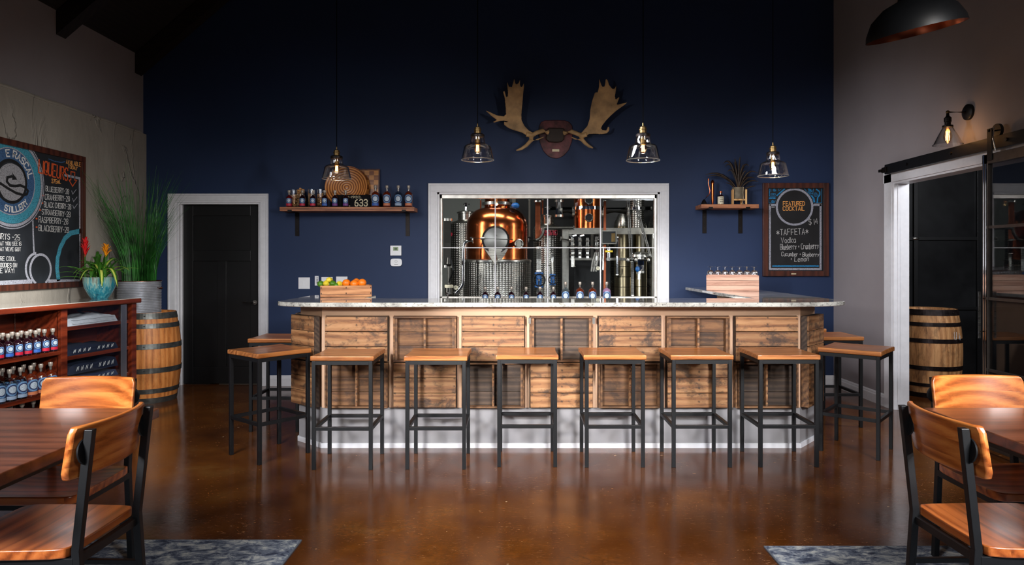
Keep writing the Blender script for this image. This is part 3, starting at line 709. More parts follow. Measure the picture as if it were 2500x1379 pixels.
def crate_bar(x, z, kind, mat, rz=0, y=0, w=CW, h=.335):
    """a shallow crate fixed to the bar: kind 'slat' shows its planks, 'open' its inside"""
    o = bpy.data.objects.new('wooden_crate', None); COL.objects.link(o); o.parent = bb
    o.location = (x, y, z); o.rotation_euler = (0, 0, rz)
    tag(o, None); lab = {'slat': 'crate with its planks facing out', 'open': 'crate with its divided inside facing out'}[kind]
    o['label'] = lab
    d = .055; n = 3; g = .004; ph = (h - g * 2) / n
    if kind == 'slat':
        MB().box(0, w, -d + .012, .0, 0, .014).box(0, w, -d + .012, 0, h - .014, h).box(0, .014, -d + .012, 0, .014, h - .014).box(w - .014, w, -d + .012, 0, .014, h - .014).build('crate_frame', M['crate_dark'], o, weld=False)
        for k in range(n):
            j = random.uniform(-.003, .003)
            MB().box(.003, w - .003, -d, -d + .012, k * (ph + g) + (0 if k else .004), k * (ph + g) + ph + j * 0).build('plank', mat, o, bevel=.0025)
    else:
        MB().box(0, w, -d, .0, 0, .013).box(0, w, -d, 0, h - .013, h).box(0, .013, -d, 0, .013, h - .013).box(w - .013, w, -d, 0, .013, h - .013).build('crate_frame', M['crate_mid'], o, weld=False, bevel=.002)
        for k in range(n): MB().box(.013, w - .013, -.012, -.002, .014 + k * (h - .028) / 3, .014 + (k + 1) * (h - .028) / 3 - .0025).build('plank', mat, o, bevel=.0015)
        MB().box(w / 2 - .008, w / 2 + .008, -d + .004, -.012, .013, h - .013).build('divider', M['crate_light'], o, bevel=.002)
        MB().box(.013, .03, -d + .008, -.012, .013, h - .013).build('corner_batten', M['crate_mid'], o)
        MB().box(w - .03, w - .013, -d + .008, -.012, .013, h - .013).build('corner_batten', M['crate_mid'], o)
    return o
top = ['slat', 'open', 'slat', 'open', 'slat', 'open', 'slat']
tm = ['crate_light', 'crate_mid', 'crate_light', 'crate_dark', 'crate_light', 'crate_mid', 'crate_light']
bm_ = ['crate_mid', 'crate_light', 'crate_dark', 'crate_light', 'crate_mid', 'crate_light', 'crate_dark']
for k in range(7):
    x = c0 + pit * k
    crate_bar(x, .648, top[k], M[tm[k]], 0, -.0005)
    crate_bar(x, .306, 'open' if top[k] == 'slat' else 'slat', M[bm_[k]], 0, -.0005)
for q in (-.012, CW - .006): MB().box(c0 + 3 * pit + q, c0 + 3 * pit + q + .018, -.062, -.056, .93, .975).build('corner_clip', M['steel'], bb)
# crates on the two angled corners
aL = math.atan2(-.20, .238); aR = math.atan2(.26, .236)
for z, kd in ((.648, 'slat'), (.306, 'slat')):
    crate_bar(-1.70 - .012, z, kd, M['crate_light'], aL, .19, w=.30)
for z, kd in ((.648, 'slat'), (.306, 'open')):
    crate_bar(2.112, z, kd, M['crate_light'], aR, -.002, w=.335)
crate_bar(-1.70 - .001, .648, 'slat', M['crate_mid'], -pi / 2, .70, w=.42)
crate_bar(-1.70 - .001, .306, 'slat', M['crate_light'], -pi / 2, .70, w=.42)

# work counter under the window, behind the bar
bc = empty('back_counter', (0, 7.3, 0), 0, 'low work counter under the window behind the bar', 'counter')
MB().box(-.98, 1.80, -.25, .29, .895, .93).build('worktop', M['granite'], bc, bevel=.003)
MB().box(-.95, 1.78, -.22, .28, .08, .894).build('cabinet_body', M['black'], bc)
for k in range(5): 
    dd = MB().box(-.94 + k * .54, -.41 + k * .54, -.24, -.222, .1, .88).build('cabinet_door', M['black_door'], bc, bevel=.002)
    MB().tube([(-.47 + k * .54, -.262, .6), (-.47 + k * .54, -.262, .75)], .005, 8).build('handle', M['steel'], dd)
MB().box(-.95, 1.78, -.18, .28, 0, .08).build('toe_kick', M['black'], bc)

# ================================================================ bar stools
def make_stool():
    r = empty('bar_stool', (0, 0, 0)); h = .19; t = .0125
    m = MB(); n = 12; w, d, z0, z1 = .213, .205, .727, .760        # seat with a shallow dip, pulled-in side edges
    P = []
    for j in range(n + 1):
        for i in range(n + 1):
            u = -1 + 2 * i / n; v = -1 + 2 * j / n
            x = u * (w - .007 * (1 - v * v)); y = v * (d - .006 * (1 - u * u))
            P.append((x, y, z1 - .009 * (1 - u * u) * (1 - v ** 4)))
    T = len(P); Q = [(p[0], p[1], z0) for p in P]; f = []
    for j in range(n):
        for i in range(n):
            a = j * (n + 1) + i; f.append((a, a + 1, a + n + 2, a + n + 1)); f.append((T + a + n + 1, T + a + n + 2, T + a + 1, T + a))
    for i in range(n):
        a = i; f.append((T + a, T + a + 1, a + 1, a)); a = n * (n + 1) + i; f.append((a, a + 1, T + a + 1, T + a))
        a = i * (n + 1); f.append((a, a + n + 1, T + a + n + 1, T + a)); a = i * (n + 1) + n; f.append((T + a, T + a + n + 1, a + n + 1, a))
    m.add(P + Q, f, True); m.build('seat', M['stoolwood'], r, bevel=.006, seg=3)
    for sx in (-1, 1):
        for sy in (-1, 1): MB().box(sx * h - t, sx * h + t, sy * h - t, sy * h + t, .0, .726).build('leg', M['black'], r, bevel=.002)
    m = MB()
    for s in (-1, 1):
        m.box(-h + t, h - t, s * h - t, s * h + t, .701, .726); m.box(s * h - t, s * h + t, -h + t, h - t, .701, .726)
    m.build('seat_frame', M['black'], r, weld=False)
    for s in (-1, 1):
        MB().box(-h + t, h - t, s * h - .0115, s * h + .0115, .262, .285).build('stretcher', M['black'], r, bevel=.001)
        MB().box(s * h - .0115, s * h + .0115, -h + t, h - t, .262, .285).build('stretcher', M['black'], r, bevel=.001)
    return r
stool = make_stool()
ST = [(-1.175, 4.755, 0, 'first of the six square seat bar stools along the bar front, counted from the left'),
      (-.552, 4.765, 0, 'second bar stool from the left in the row along the bar front'),
      (.061, 4.82, 0, 'third bar stool from the left in the front row, seen square on'),
      (.654, 4.81, 0, 'fourth bar stool from the left in the row along the bar front'),
      (1.242, 4.81, 0, 'fifth bar stool from the left in the row along the bar front'),
      (1.831, 4.815, 0, 'last bar stool of the front row, just before the right bar corner'),
      (-1.796, 4.938, rad(50.7), 'bar stool turned at an angle at the left corner of the bar'),
      (-1.992, 5.765, 0, 'bar stool beside the short left wing of the bar, next to the black door'),
      (2.497, 5.043, rad(-40.4), 'bar stool turned at an angle at the right corner of the bar'),
      (2.680, 5.91, 0, 'bar stool on the right side of the bar behind the angled corner stool'),
      (2.668, 6.58, 0, 'farthest bar stool on the right side of the bar, only its seat edge showing')]
for k, (x, y, a, lb) in enumerate(ST):
    o = stool if k == 0 else dup(stool)
    o.location = (x, y, 0); o.rotation_euler = (0, 0, a); tag(o, lb, 'bar stool', 'bar stools')

# ================================================================ dining chairs and tables
def make_chair():
    r = empty('dining_chair', (0, 0, 0))
    n = 14; w, d, zt, th = .213, .213, .455, .034; P = []; m = MB()
    for j in range(n + 1):
        for i in range(n + 1):
            u = -1 + 2 * i / n; v = -1 + 2 * j / n
            k = 1.0 - .05 * max(0, -v) ; x = u * w * k
            y = v * d
            # round the outer corners
            rr = .05
            cx_ = abs(x) - (w - rr); cy_ = abs(y) - (d - rr)
            if cx_ > 0 and cy_ > 0:
                L = math.hypot(cx_, cy_); mm = max(cx_, cy_) / L if L else 1
                x = math.copysign((w - rr) + cx_ * mm, x); y = math.copysign((d - rr) + cy_ * mm, y)
            P.append((x, y, zt - .012 * (1 - u * u) * max(0, 1 - (v + .15) ** 2)))
    T = len(P); Q = [(p[0], p[1], zt - th) for p in P]; f = []
    for j in range(n):
        for i in range(n):
            a = j * (n + 1) + i; f.append((a, a + 1, a + n + 2, a + n + 1)); f.append((T + a + n + 1, T + a + n + 2, T + a + 1, T + a))
    for i in range(n):
        a = i; f.append((T + a, T + a + 1, a + 1, a)); a = n * (n + 1) + i; f.append((a, a + 1, T + a + 1, T + a))
        a = i * (n + 1); f.append((a, a + n + 1, T + a + n + 1, T + a)); a = i * (n + 1) + n; f.append((T + a, T + a + n + 1, a + n + 1, a))
    m.add(P + Q, f, True); m.build('seat', M['chairwood'], r, bevel=.005, seg=3)
    # curved backrest, ends forward
    m = MB(); n = 16; P = []; th = .022
    for k in range(n + 1):
        u = -1 + 2 * k / n; x = u * .212; yb = -.276 + .045 * u * u
        for yy, in ((0,), (th,)):
            for z in (.674, .700, .765, .828, .851):
                e = (.012 if abs(u) > .97 and z in (.674, .851) else 0)
                xx = x - math.copysign(e, x)
                P.append((xx, yb + yy + (z - .765) * -.16, z))
    f = []
    c = 5
    for k in range(n):
        a = k * 10; b = a + 10
        for q in range(c - 1): f.append((a + q, a + q + 1, b + q + 1, b + q)); f.append((a + c + q, b + c + q, b + c + q + 1, a + c + q + 1))
        f.append((a, b, b + c, a + c)); f.append((a + c - 1, a + 2 * c - 1, b + 2 * c - 1, b + c - 1))
    for a in (0, n * 10):
        for q in range(c - 1):
            g = (a + q, a + c + q, a + c + q + 1, a + q + 1); f.append(g if a == 0 else g[::-1])
    m.add(P, f, True); m.build('backrest', M['backwood'], r, bevel=.007, seg=3)
    for s in (-1, 1):
        m = MB(); x = s * .176; q = [(x, -.262, 0), (x, -.232, .44), (x, -.276, .838)]
        hw, hd = .012, .0135
        V = [(a[0] + i * hw, a[1] + j * hd, a[2]) for a in q for i, j in ((-1, -1), (1, -1), (1, 1), (-1, 1))]
        m.add(V, [(3, 2, 1, 0), (8, 9, 10, 11)] + [(b + i, b + (i + 1) % 4, b + 4 + (i + 1) % 4, b + 4 + i) for b in (0, 4) for i in range(4)])
        m.build('rear_leg', M['black'], r, bevel=.002)
        m = MB(); p = Vector((x, -.2605, .765)); m.lathe([(.001, 0), (.040, 0), (.042, .004), (.034, .010), (.001, .012)], p, 20, (0, 1, -.1))
        pl = m.build('mounting_disc', M['black'], r)
        for dz in (-.022, .022): MB().disc((x, -.2505, .765 + dz), .005, (0, 1, -.1), .006, 8).build('bolt', M['darksteel'], pl)
        MB().bar((s * .185, .165, 0), (s * .185, .175, .42), .025, .025).build('front_leg', M['black'], r, bevel=.002)
        MB().bar((s * .178, -.225, .405), (s * .185, .18, .405), .022, .028, up=(0, 0, 1)).build('seat_rail', M['black'], r, bevel=.001)
        MB().bar((s * .172, -.24, .25), (s * .185, .17, .25), .018, .018, up=(0, 0, 1)).build('stretcher', M['black'], r, bevel=.001)
    MB().bar((-.178, .17, .405), (.178, .17, .405), .022, .028, up=(0, 0, 1)).build('seat_rail', M['black'], r, bevel=.001)
    MB().bar((-.172, -.225, .405), (.172, -.225, .405), .022, .028, up=(0, 0, 1)).build('seat_rail', M['black'], r, bevel=.001)
    return r
chair = make_chair()
CH = [(-1.675, 2.41, rad(90), 'nearest chair on the left, back to the room, tucked in at the left table end'),
      (-1.970, 2.905, pi, 'chair facing the camera on the far side of the left table'),
      (1.742, 2.425, rad(-90), 'nearest chair on the right, back to the room, tucked in at the right table end'),
      (2.134, 2.945, pi, 'chair facing the camera on the far side of the right table')]
for k, (x, y, a, lb) in enumerate(CH):
    o = chair if k == 0 else dup(chair)
    o.location = (x, y, .0095); o.rotation_euler = (0, 0, a); tag(o, lb, 'chair', 'wood and black steel dining chairs')
def make_table(x0, x1, y0, y1, lb):
    cx_, cy_ = (x0 + x1) / 2, (y0 + y1) / 2; w, d = (x1 - x0) / 2, (y1 - y0) / 2
    r = empty('dining_table', (cx_, cy_, .0095), 0, lb, 'table', 'dining tables')
    z = .7505
    MB().box(-w, w, -d, d, z - .04, z).build('tabletop', M['tabletop'], r, bevel=.005, seg=3)
    m = MB(); e = .10; z = z - .0405
    for s in (-1, 1):
        m.box(-w + e, w - e, s * (d - e) - .018, s * (d - e) + .018, z - .045, z)
        m.box(s * (w - e) - .018, s * (w - e) + .018, -d + e, d - e, z - .045, z)
    m.build('apron_frame', M['black'], r, weld=False)
    for sx in (-1, 1):
        for sy in (-1, 1):
            MB().box(sx * (w - e - .85) - .025, sx * (w - e - .85) + .025, sy * (d - e) - .025, sy * (d - e) + .025, 0, z).build('leg', M['black'], r, bevel=.002)
    return r
make_table(-3.45, -1.552, 1.95, 2.955, 'dark reddish wood dining table in the left foreground')
make_table(1.757, 3.40, 1.95, 2.965, 'dark reddish wood dining table in the right foreground')

# ================================================================ barrels and planter
def barrel(x, y, H, R, r0, lb, stave, hoop, old):
    o = empty('oak_barrel', (x, y, 0), 0, lb, 'barrel')
    prof = lambda z: r0 + (R - r0) * (1 - ((z - H / 2) / (H / 2)) ** 2)
    # staves as shallow flats: each has its own slight step
    m = MB(); n = 26; nz = 14; random.seed(3 + old)
    for s in range(n):
        a0 = 2 * pi * (s + .01) / n; a1 = 2 * pi * (s + .99) / n; P = []
        off = random.uniform(-.0012, .0012)
        for i in range(nz + 1):
            z = H * i / nz; rr = prof(z) + off
            for a in (a0, (a0 + a1) / 2, a1):
                k = rr * (.9985 if a != (a0 + a1) / 2 else 1)
                P.append((k * cos(a), k * sin(a), z))
        f = [(i * 3 + q, i * 3 + q + 1, i * 3 + q + 4, i * 3 + q + 3) for i in range(nz) for q in range(2)]
        m.add(P, f, True)
    m.lathe([(r0 - .006, 0), (prof(H * .5) - .01, H * .5), (r0 - .01, H - .001), (r0 - .025, H - .001), (r0 - .03, H - .03)], (0, 0, 0), 52, cap=False)
    m.build('staves', stave, o, weld=False)
    MB().lathe([(.0, H - .032), (r0 - .022, H - .032), (r0 - .022, H - .028), (0, H - .028)], (0, 0, 0), 48, cap=False, smooth=False).build('barrel_head', M['crate_mid'], o)
    hs = [(.0, .055), (.10, .045), (.30, .05), (H - .35, .05), (H - .15, .045), (H - .06, .058)] if not old else [(.0, .05), (.115, .035), (.285, .042), (H - .335, .042), (H - .168, .038), (H - .058, .058)]
    for z, w in hs:
        q = MB().lathe([(prof(z) + .0015, z), (prof(z) + .0045, z), (prof(z + w) + .0045, z + w), (prof(z + w) + .0015, z + w), (prof(z) + .0015, z)], (0, 0, 0), 60, cap=False, smooth=False)
        for e in (0, .03):
            a = -pi / 2 + .35 + e; rr = prof(z + w / 2) + .004
            q.sphere((rr * cos(a), rr * sin(a), z + w * .5), .0055, 6)
        q.build('hoop', hoop, o)
    return o
barrel(-3.72, 6.87, .885, .300, .250, 'orange brown oak barrel with grey hoops in the left corner, carrying a metal planter', M['stave'], M['hoop'], 0)
rb = barrel(4.30, 7.15, .897, .302, .255, 'weathered oak barrel with dark hoops beyond the sliding door opening', M['stave_old'], M['hoop_dark'], 1)
m = MB()
for off, g in ((0, '06 02 10 30 42 46'), (.075, '06 02 10 30 40 30 22 24')):
    pts = []
    for q in g.split():
        u = (int(q[0]) * .008 + off); z = .60 + int(q[1]) * .013 - off * .2; a = -pi / 2 + .28 + u / .30
        pts.append((.2995 * cos(a), .2995 * sin(a), z))
    m.tube(pts, .0022, 5)
m.build('chalk_mark', M['c_white'], rb)
# leak stain stays in the stave material

pl = empty('metal_planter', (-3.80, 6.85, .858), 0, 'round ribbed galvanised metal planter standing on the left barrel', 'planter')
prof = [(.188, 0)]
for k in range(19): prof += [(.199, .012 + k * .016), (.193, .020 + k * .016)]
prof += [(.2, .322), (.2, .332), (.190, .332), (.188, .29)]
MB().lathe(prof, (0, 0, 0), 56, cap=True).build('planter_body', M['galv'], pl)
MB().lathe([(.190, .332), (.203, .332), (.204, .338), (.188, .338), (.19, .332)], (0, 0, 0), 48, cap=False).build('copper_rim', M['dkcopper'], pl)
for s in (-1, 1): MB().tube([(s * .2, -.03, .27), (s * .215, -.03, .262), (s * .222, 0, .258), (s * .215, .03, .262), (s * .2, .03, .27)], .006, 8).build('handle', M['dkcopper'], pl)
MB().disc((0, 0, .300), .189, (0, 0, 1), .004).build('soil', M['soil'], pl)
gr = empty('tall_grass_plant', (-3.80, 6.85, 1.163), 0, 'tall spiky green grass plant growing out of the ribbed metal planter', 'plant')
random.seed(11); m = MB()
for k in range(430):
    a = random.uniform(0, 2 * pi); rr = .15 * math.sqrt(random.random()); b = Vector((rr * cos(a), rr * sin(a), 0))
    L = random.uniform(.5, 1.26); sp = random.uniform(.02, .50) * (L ** 1.3); da = a + random.uniform(-.6, .6)
    if sin(da) > .2 and sp > .3: sp *= .6
    dr = Vector((cos(da) * sp, sin(da) * sp, 0)); w = random.uniform(.003, .0052)
    side = Vector((-sin(da + 1), cos(da + 1), 0)); P = []; q = 6
    for i in range(q + 1):
        t = i / q; p = b + dr * (t ** 1.9) + Vector((0, 0, L * t * (1 - .10 * t * sp / .4)))
        if p.x < -.325: p.x = -.325
        if p.y < -.30 and p.x < -.28: p.x = -.28
        ww = w * (1 - t * .85); P += [p - side * ww, p + side * ww]
    m.add(P, [(2 * i, 2 * i + 1, 2 * i + 3, 2 * i + 2) for i in range(q)], True)
for k, (dx, dy, L) in enumerate(((.62, -.25, .62), (.5, -.3, .5), (-.2, -.5, .8), (.45, -.1, .9), (.70, -.2, .35), (-.25, -.3, .95))):
    P = []; side = Vector((-dy, dx, 0)).normalized()
    for i in range(9):
        t = i / 8; p = Vector((dx * t ** 1.5, dy * t ** 1.5, L * t * (1.1 - .1 * t))); P += [p - side * .004 * (1 - t), p + side * .004 * (1 - t)]
    m.add(P, [(2 * i, 2 * i + 1, 2 * i + 3, 2 * i + 2) for i in range(8)], True)
m.build('foliage', M['grass'], gr, weld=False)['kind'] = 'stuff'

# ================================================================ merchandise cabinet on the left
CO = Vector((-3.73, 4.92, 0)); CA = math.atan2(.9887, .150)
cab = empty('display_cabinet', CO, CA, 'long cherry stained display cabinet with bottles and folded shirts, against the left wall', 'cabinet')
U = Vector((cos(CA), sin(CA), 0)); V_ = Vector((-sin(CA), cos(CA), 0))      # along, into the cabinet
def cabp(u, v, z): return CO + U * u + V_ * v + Vector((0, 0, z))
u0, u1, D = -1.0, 1.396, .40
MB().box(u0 - .02, u1 + .03, -.03, D, 1.007, 1.048).build('cabinet_top', M['cabwood'], cab, bevel=.008, seg=3)
MB().box(u0 - .01, u1 + .02, -.02, D, 1.0485, 1.0525).build('glass_top', plain('reflection_tinted_glass', srgb(206, 204, 196), .08, coat=1, var=.01), cab)['label'] = 'glass sheet on the cabinet top, bright wall reflection painted in'  # pale colour stands in for the reflection of the lit wall
for x in (u0, u1 - .06): MB().box(x, x + .06, 0, .045, 0, 1.006).build('corner_post', M['cabwood'], cab, bevel=.003)
MB().box(u1 - .022, u1, .045, D, 0, 1.006).build('end_panel', M['cabwood'], cab)
MB().box(u0, u0 + .022, .045, D, 0, 1.006).build('end_panel', M['cabwood'], cab)
MB().box(u0 + .022, u1 - .022, D - .012, D, .0, 1.006).build('back_panel', M['cabwood'], cab)
MB().box(.545, .605, .002, .04, .10, 1.006).build('divider_post', M['cabwood'], cab, bevel=.003)
MB().box(.565, .585, .04, D - .012, .1, 1.006).build('divider_panel', M['cabwood'], cab)
MB().box(u0 + .022, u1 - .022, .01, D - .012, .03, .080).build('cabinet_base', M['cabwood'], cab)
for z in (.355, .675): MB().box(u0 + .022, .565, .02, D - .012, z - .032, z).build('shelf', M['cabwood'], cab, bevel=.003)
for z in (.375, .615, .857): MB().box(.585, u1 - .06, .03, D - .012, z - .032, z).build('shelf', M['cabwood'], cab, bevel=.003)
MB().box(.61, 1.30, .012, .016, .105, 1.0).build('glass_panel', M['pane'], cab)
MB().box(1.205, 1.275, .005, .009, .105, 1.0).build('pane_glint', M['rimglass'], cab)  # bright strip standing in for a reflection on the sliding glass
for x in (.50, .62): MB().tube([(x, D - .018, .1), (x, D - .018, 1.0)], .004, 8).build('shelf_standard', M['steel'], cab)

# folded shirts in the right bay
def shirt(u, v, z, w, d, h, mat, lb, mark, seed):
    o = empty('folded_shirt', cabp(u, v, z + .001), CA, lb, 'shirt', 'folded shirts in the cabinet')
    random.seed(seed); m = MB(); nu, nv = 18, 10; P = []
    for j in range(nv + 1):
        for i in range(nu + 1):
            a = -1 + 2 * i / nu; b = -1 + 2 * j / nv
            e = (1 - a ** 6) * (1 - b ** 6)
            zz = h * e ** .35 * (.8 + .12 * sin(a * 5 + seed) + .08 * sin(b * 9 + a * 3) + .1 * random.random()) if e > 0 else 0
            P.append((a * w / 2 * (1 - .06 * random.random() * (abs(a) > .9)), b * d / 2, max(0, zz)))
    T = len(P); f = []
    for j in range(nv):
        for i in range(nu): a = j * (nu + 1) + i; f.append((a, a + 1, a + nu + 2, a + nu + 1))
    m.add(P, f, True); m.add([(-w / 2, -d / 2, 0), (w / 2, -d / 2, 0), (w / 2, d / 2, 0), (-w / 2, d / 2, 0)], [(0, 3, 2, 1)])
    body = m.build('shirt_body', mat, o)
    for k in range(2):
        MB().ribbon([(-w * .5 + w * q / 10, -d / 2 + .012 * k - .001 + .003 * sin(q), .006 + h * .38 * (k + .3) + .003 * sin(q * 2.2)) for q in range(1, 10)], .0035, (0, -1, .2)).build('fold_edge', mat, o)
    if mark == 'ring':
        m = MB(); m.ring((w * .12, -d * .08, h + .003), .055, .085, (0, -.25, 1), .003); m.build('printed_emblem', M['darktxt'], o)
    else:
        for q in range(9):
            if q == 4: continue
            x = -w * .38 + w * .085 * q; m = MB()
            m.ribbon([(x, -d / 2 - .002, h * .25), (x + .008, -d / 2 - .002, h * .55), (x + .016, -d / 2 - .002, h * .3), (x + .024, -d / 2 - .002, h * .6)], .005, (0, -1, 0), .002)
            m.build('printed_lettering', M['c_white'], o)
    return o
shirt(.94, .19, .857, .60, .30, .085, M['tee_white'], 'pale grey folded shirt with a dark ring print on the top cabinet shelf', 'ring', 1)
shirt(.94, .19, .615, .62, .30, .075, M['tee_navy'], 'navy folded shirt with white lettering on the middle cabinet shelf', 'text', 2)
shirt(.94, .19, .375, .62, .30, .06, M['tee_blue'], 'slate blue folded shirt with white lettering, lower of the pair on the bottom shelf', 'text', 3)
shirt(.98, .20, .452, .58, .28, .10, M['tee_navy'], 'dark navy folded shirt lying on the slate blue shirt on the bottom shelf', 'text', 4)

# ================================================================ turquoise pot with bromeliads
px_, py_ = -3.775, 6.16
pot = empty('turquoise_pot', (px_, py_, 1.0525), 0, 'turquoise drip glazed pot on the far end of the cabinet top', 'plant pot')
MB().lathe([(.066, 0), (.072, .006), (.098, .05), (.122, .10), (.133, .15), (.131, .185), (.136, .196), (.128, .198), (.122, .18)], (0, 0, 0), 48).build('pot_body', M['drip'], pot)
MB().disc((0, 0, .172), .125, (0, 0, 1), .004).build('soil', M['soil'], pot)
br = empty('bromeliad_plant', (px_, py_, 1.228), 0, 'bromeliad with a red and an orange flower spike and striped leaves in the turquoise pot', 'plant')
def leaf(parent, base_, az, L, rise, droop, w, mat, name='leaf'):
    m = MB(); q = 12; P = []; uv = []; f = []
    dr = Vector((cos(az), sin(az), 0)); sd = Vector((-sin(az), cos(az), 0))
    for i in range(q + 1):
        t = i / q; p = Vector(base_) + dr * (L * t * (1 - .12 * t)) + Vector((0, 0, rise * (t * 1.6 - t * t * .8) - droop * t ** 3))
        ww = w * (sin(pi * min(1, .18 + t * .82)) ** .6 if t < .999 else .05)
        P += [p - sd * ww, p - Vector((0, 0, ww * .35)), p + sd * ww]
    for i in range(q):
        for k in (0, 1):
            a = 3 * i + k; f.append((a, a + 1, a + 4, a + 3)); uv.append([(k * .5, i / q), (k * .5 + .5, i / q), (k * .5 + .5, (i + 1) / q), (k * .5, (i + 1) / q)])
    m.add(P, f, True, uv); o = m.build(name, mat, parent, weld=False); s = o.modifiers.new('thick', 'SOLIDIFY'); s.thickness = .0015; return o
random.seed(5)
for az, L, ri, dp, w in ((-2.45, .19, .14, .17, .023), (-.95, .20, .13, .22, .025), (-.45, .23, .15, .24, .024), (-2.0, .17, .12, .15, .020), (-.1, .27, .13, .08, .018), (-2.8, .20, .12, .10, .018), (.25, .30, .10, .03, .015), (-1.5, .10, .13, .02, .018), (-.4, .17, .16, .0, .018)):
    leaf(br, (.01, -.01, .02), az, L * 1.2, ri * 1.3, dp, w * 1.15, M['leafband'])
for k in range(38):
    az = random.uniform(-pi, pi); L = random.uniform(.15, .30)
    if sin(az) > .3: L *= .7
    leaf(br, (random.uniform(-.05, .04), random.uniform(-.03, .03), 0), az, L, random.uniform(.12, .34), random.uniform(0, .16), random.uniform(.012, .019), M['leafdark'])
for az, L, ri, dp in ((-2.75, .33, .12, .05), (-2.9, .34, .05, .03), (-2.55, .30, .17, .03)): leaf(br, (-.04, -.02, 0), az, L, ri, dp, .012, M['leafdark'])
def flower(x, y, z0, h, mat, n, spread):
    s = empty('flower_spike'); s.parent = br; s.location = (x, y, 0)
    MB().tube([(0, 0, 0), (0, 0, z0 + .03)], [.008, .006], 8).build('stem', M['leafdark'], s)
    for k in range(n):
        az = k * 2.399; t = k / n; leaf(s, (0, 0, z0 + h * .55 * t), az, spread * (1 - .45 * t), h * .55, 0, .009, mat, 'bract')
flower(-.10, -.05, .20, .19, M['redflower'], 20, .055)
flower(.085, -.05, .20, .13, M['orangeflower'], 16, .060)

# ================================================================ hand lettering (single-stroke chalk alphabet)
GL = {'A':'00 26 40|12 32','B':'00 06 36 45 44 33 03|33 42 41 30 00','C':'45 36 16 05 01 10 30 41','D':'00 06 26 45 41 20 00','E':'40 00 06 46|03 33',
 'F':'00 06 46|03 33','G':'45 36 16 05 01 10 30 41 43 23','H':'00 06|40 46|03 43','I':'20 26','J':'46 41 30 10 01','K':'00 06|46 03 40','L':'06 00 40',
 'M':'00 06 23 46 40','N':'00 06 40 46','O':'10 01 05 16 36 45 41 30 10','P':'00 06 36 45 44 33 03','Q':'10 01 05 16 36 45 41 30 10|22 40',
 'R':'00 06 36 45 44 33 03|23 40','S':'45 36 16 05 04 13 33 42 41 30 10 01','T':'06 46|26 20','U':'06 01 10 30 41 46','V':'06 20 46','W':'06 10 23 30 46',
 'X':'00 46|06 40','Y':'06 23 46|23 20','Z':'06 46 00 40','0':'10 01 05 16 36 45 41 30 10','1':'26 20','2':'05 16 36 45 44 00 40',
 '3':'05 16 36 45 44 33 13|33 42 41 30 10 01','4':'30 36 02 42','5':'46 06 03 33 42 41 30 10 01','6':'36 15 03 01 10 30 41 42 33 13 02','7':'06 46 10',
 '8':'13 04 05 16 36 45 44 33 13 02 01 10 30 41 42 33','9':'10 31 43 45 36 16 05 04 13 33 43','a':'34 14 03 01 10 20 33|34 30','b':'06 00 20 31 33 24 04',
 'c':'33 24 14 03 01 10 20 31','d':'36 30|33 14 03 01 10 31','e':'02 32 33 24 14 03 01 10 30','f':'36 26 15 10|04 24','k':'06 00|34 02 30','l':'16 10',
 'm':'00 04|03 14 23 20|23 34 43 40','n':'00 04|03 14 24 33 30','o':'10 01 03 14 24 33 31 20 10','r':'00 04|03 14 24 33','t':'16 11 20 30|04 34',
 'u':'04 01 10 20 31|34 30','y':'04 21|34 00','w':'04 10 22 30 44','i':'10 14','s':'33 24 14 03 22 31 20 10 01','-':'03 33','$':'45 36 16 05 04 13 33 42 41 30 10 01|27 2-',
 '!':'26 22|21 20','\'':'26 24','*':'02 44|04 42|25 21','+':'22 24|13 33','.':'10 11','v':'03 20 46'}
def glyph(ch):
    out = []
    for st in GL[ch].split('|'):
        out.append([(int(p[0]), -1 if p[1] == '-' else int(p[1])) for p in st.split()])
    return out
def lettering(text, o, ux, uy, h, mat, parent, name='lettering', w=None, wd=.62, jit=0.0, gap=1.5, th=.0008, slant=0, fit=None, sink=.0030, arc=None):
    """text written on a plane: o = baseline start, ux/uy = directions; arc=(centre, radius, start, dir) bends it"""
    ux = Vector(ux); uy = Vector(uy); nn = ux.cross(uy).normalized(); s = h / 6; w = w or h * .11; adv = []
    x = 0
    for ch in text:
        if ch == ' ': adv.append((x, 0)); x += 3; continue
        g = glyph(ch); lo = min(p[0] for st in g for p in st); hi = max(p[0] for st in g for p in st)
        adv.append((x - lo, hi)); x += hi - lo + gap
    total = x - gap
    sx = (fit / total) if fit else s * wd * 1.45
    m = MB()
    for ch, (ox, _) in zip(text, adv):
        if ch == ' ': continue
        jy = random.uniform(-jit, jit) * h
        for st in glyph(ch):
            pts = []
            for (gx, gy) in st:
                X = (ox + gx) * sx + slant * gy * s + random.uniform(-jit, jit) * h * .3; Y = gy * s + jy + random.uniform(-jit, jit) * h * .25
                if arc:
                    c, R, a0, sg = arc
                    a = a0 + sg * X / R; rr = R + (Y if sg < 0 else -Y)
                    pts.append(Vector(c) + ux * rr * cos(a) + uy * rr * sin(a) + nn * sink)
                else: pts.append(Vector(o) + ux * X + uy * Y + nn * sink)
            m.ribbon(pts, w, nn, th)
    return m.build(name, mat, parent, weld=False)
def strokes(paths, o, ux, uy, w, mat, parent, name, sink=.0004, th=.0008):
    ux = Vector(ux); uy = Vector(uy); nn = ux.cross(uy).normalized(); m = MB()
    for p in paths: m.ribbon([Vector(o) + ux * a + uy * b + nn * sink for a, b in p], w, nn, th)
    return m.build(name, mat, parent, weld=False)
def circ(cx, cy, r, a0=0, a1=360, n=40, ry=None):
    return [(cx + r * cos(rad(a0 + (a1 - a0) * k / n)), cy + (ry or r) * sin(rad(a0 + (a1 - a0) * k / n))) for k in range(n + 1)]

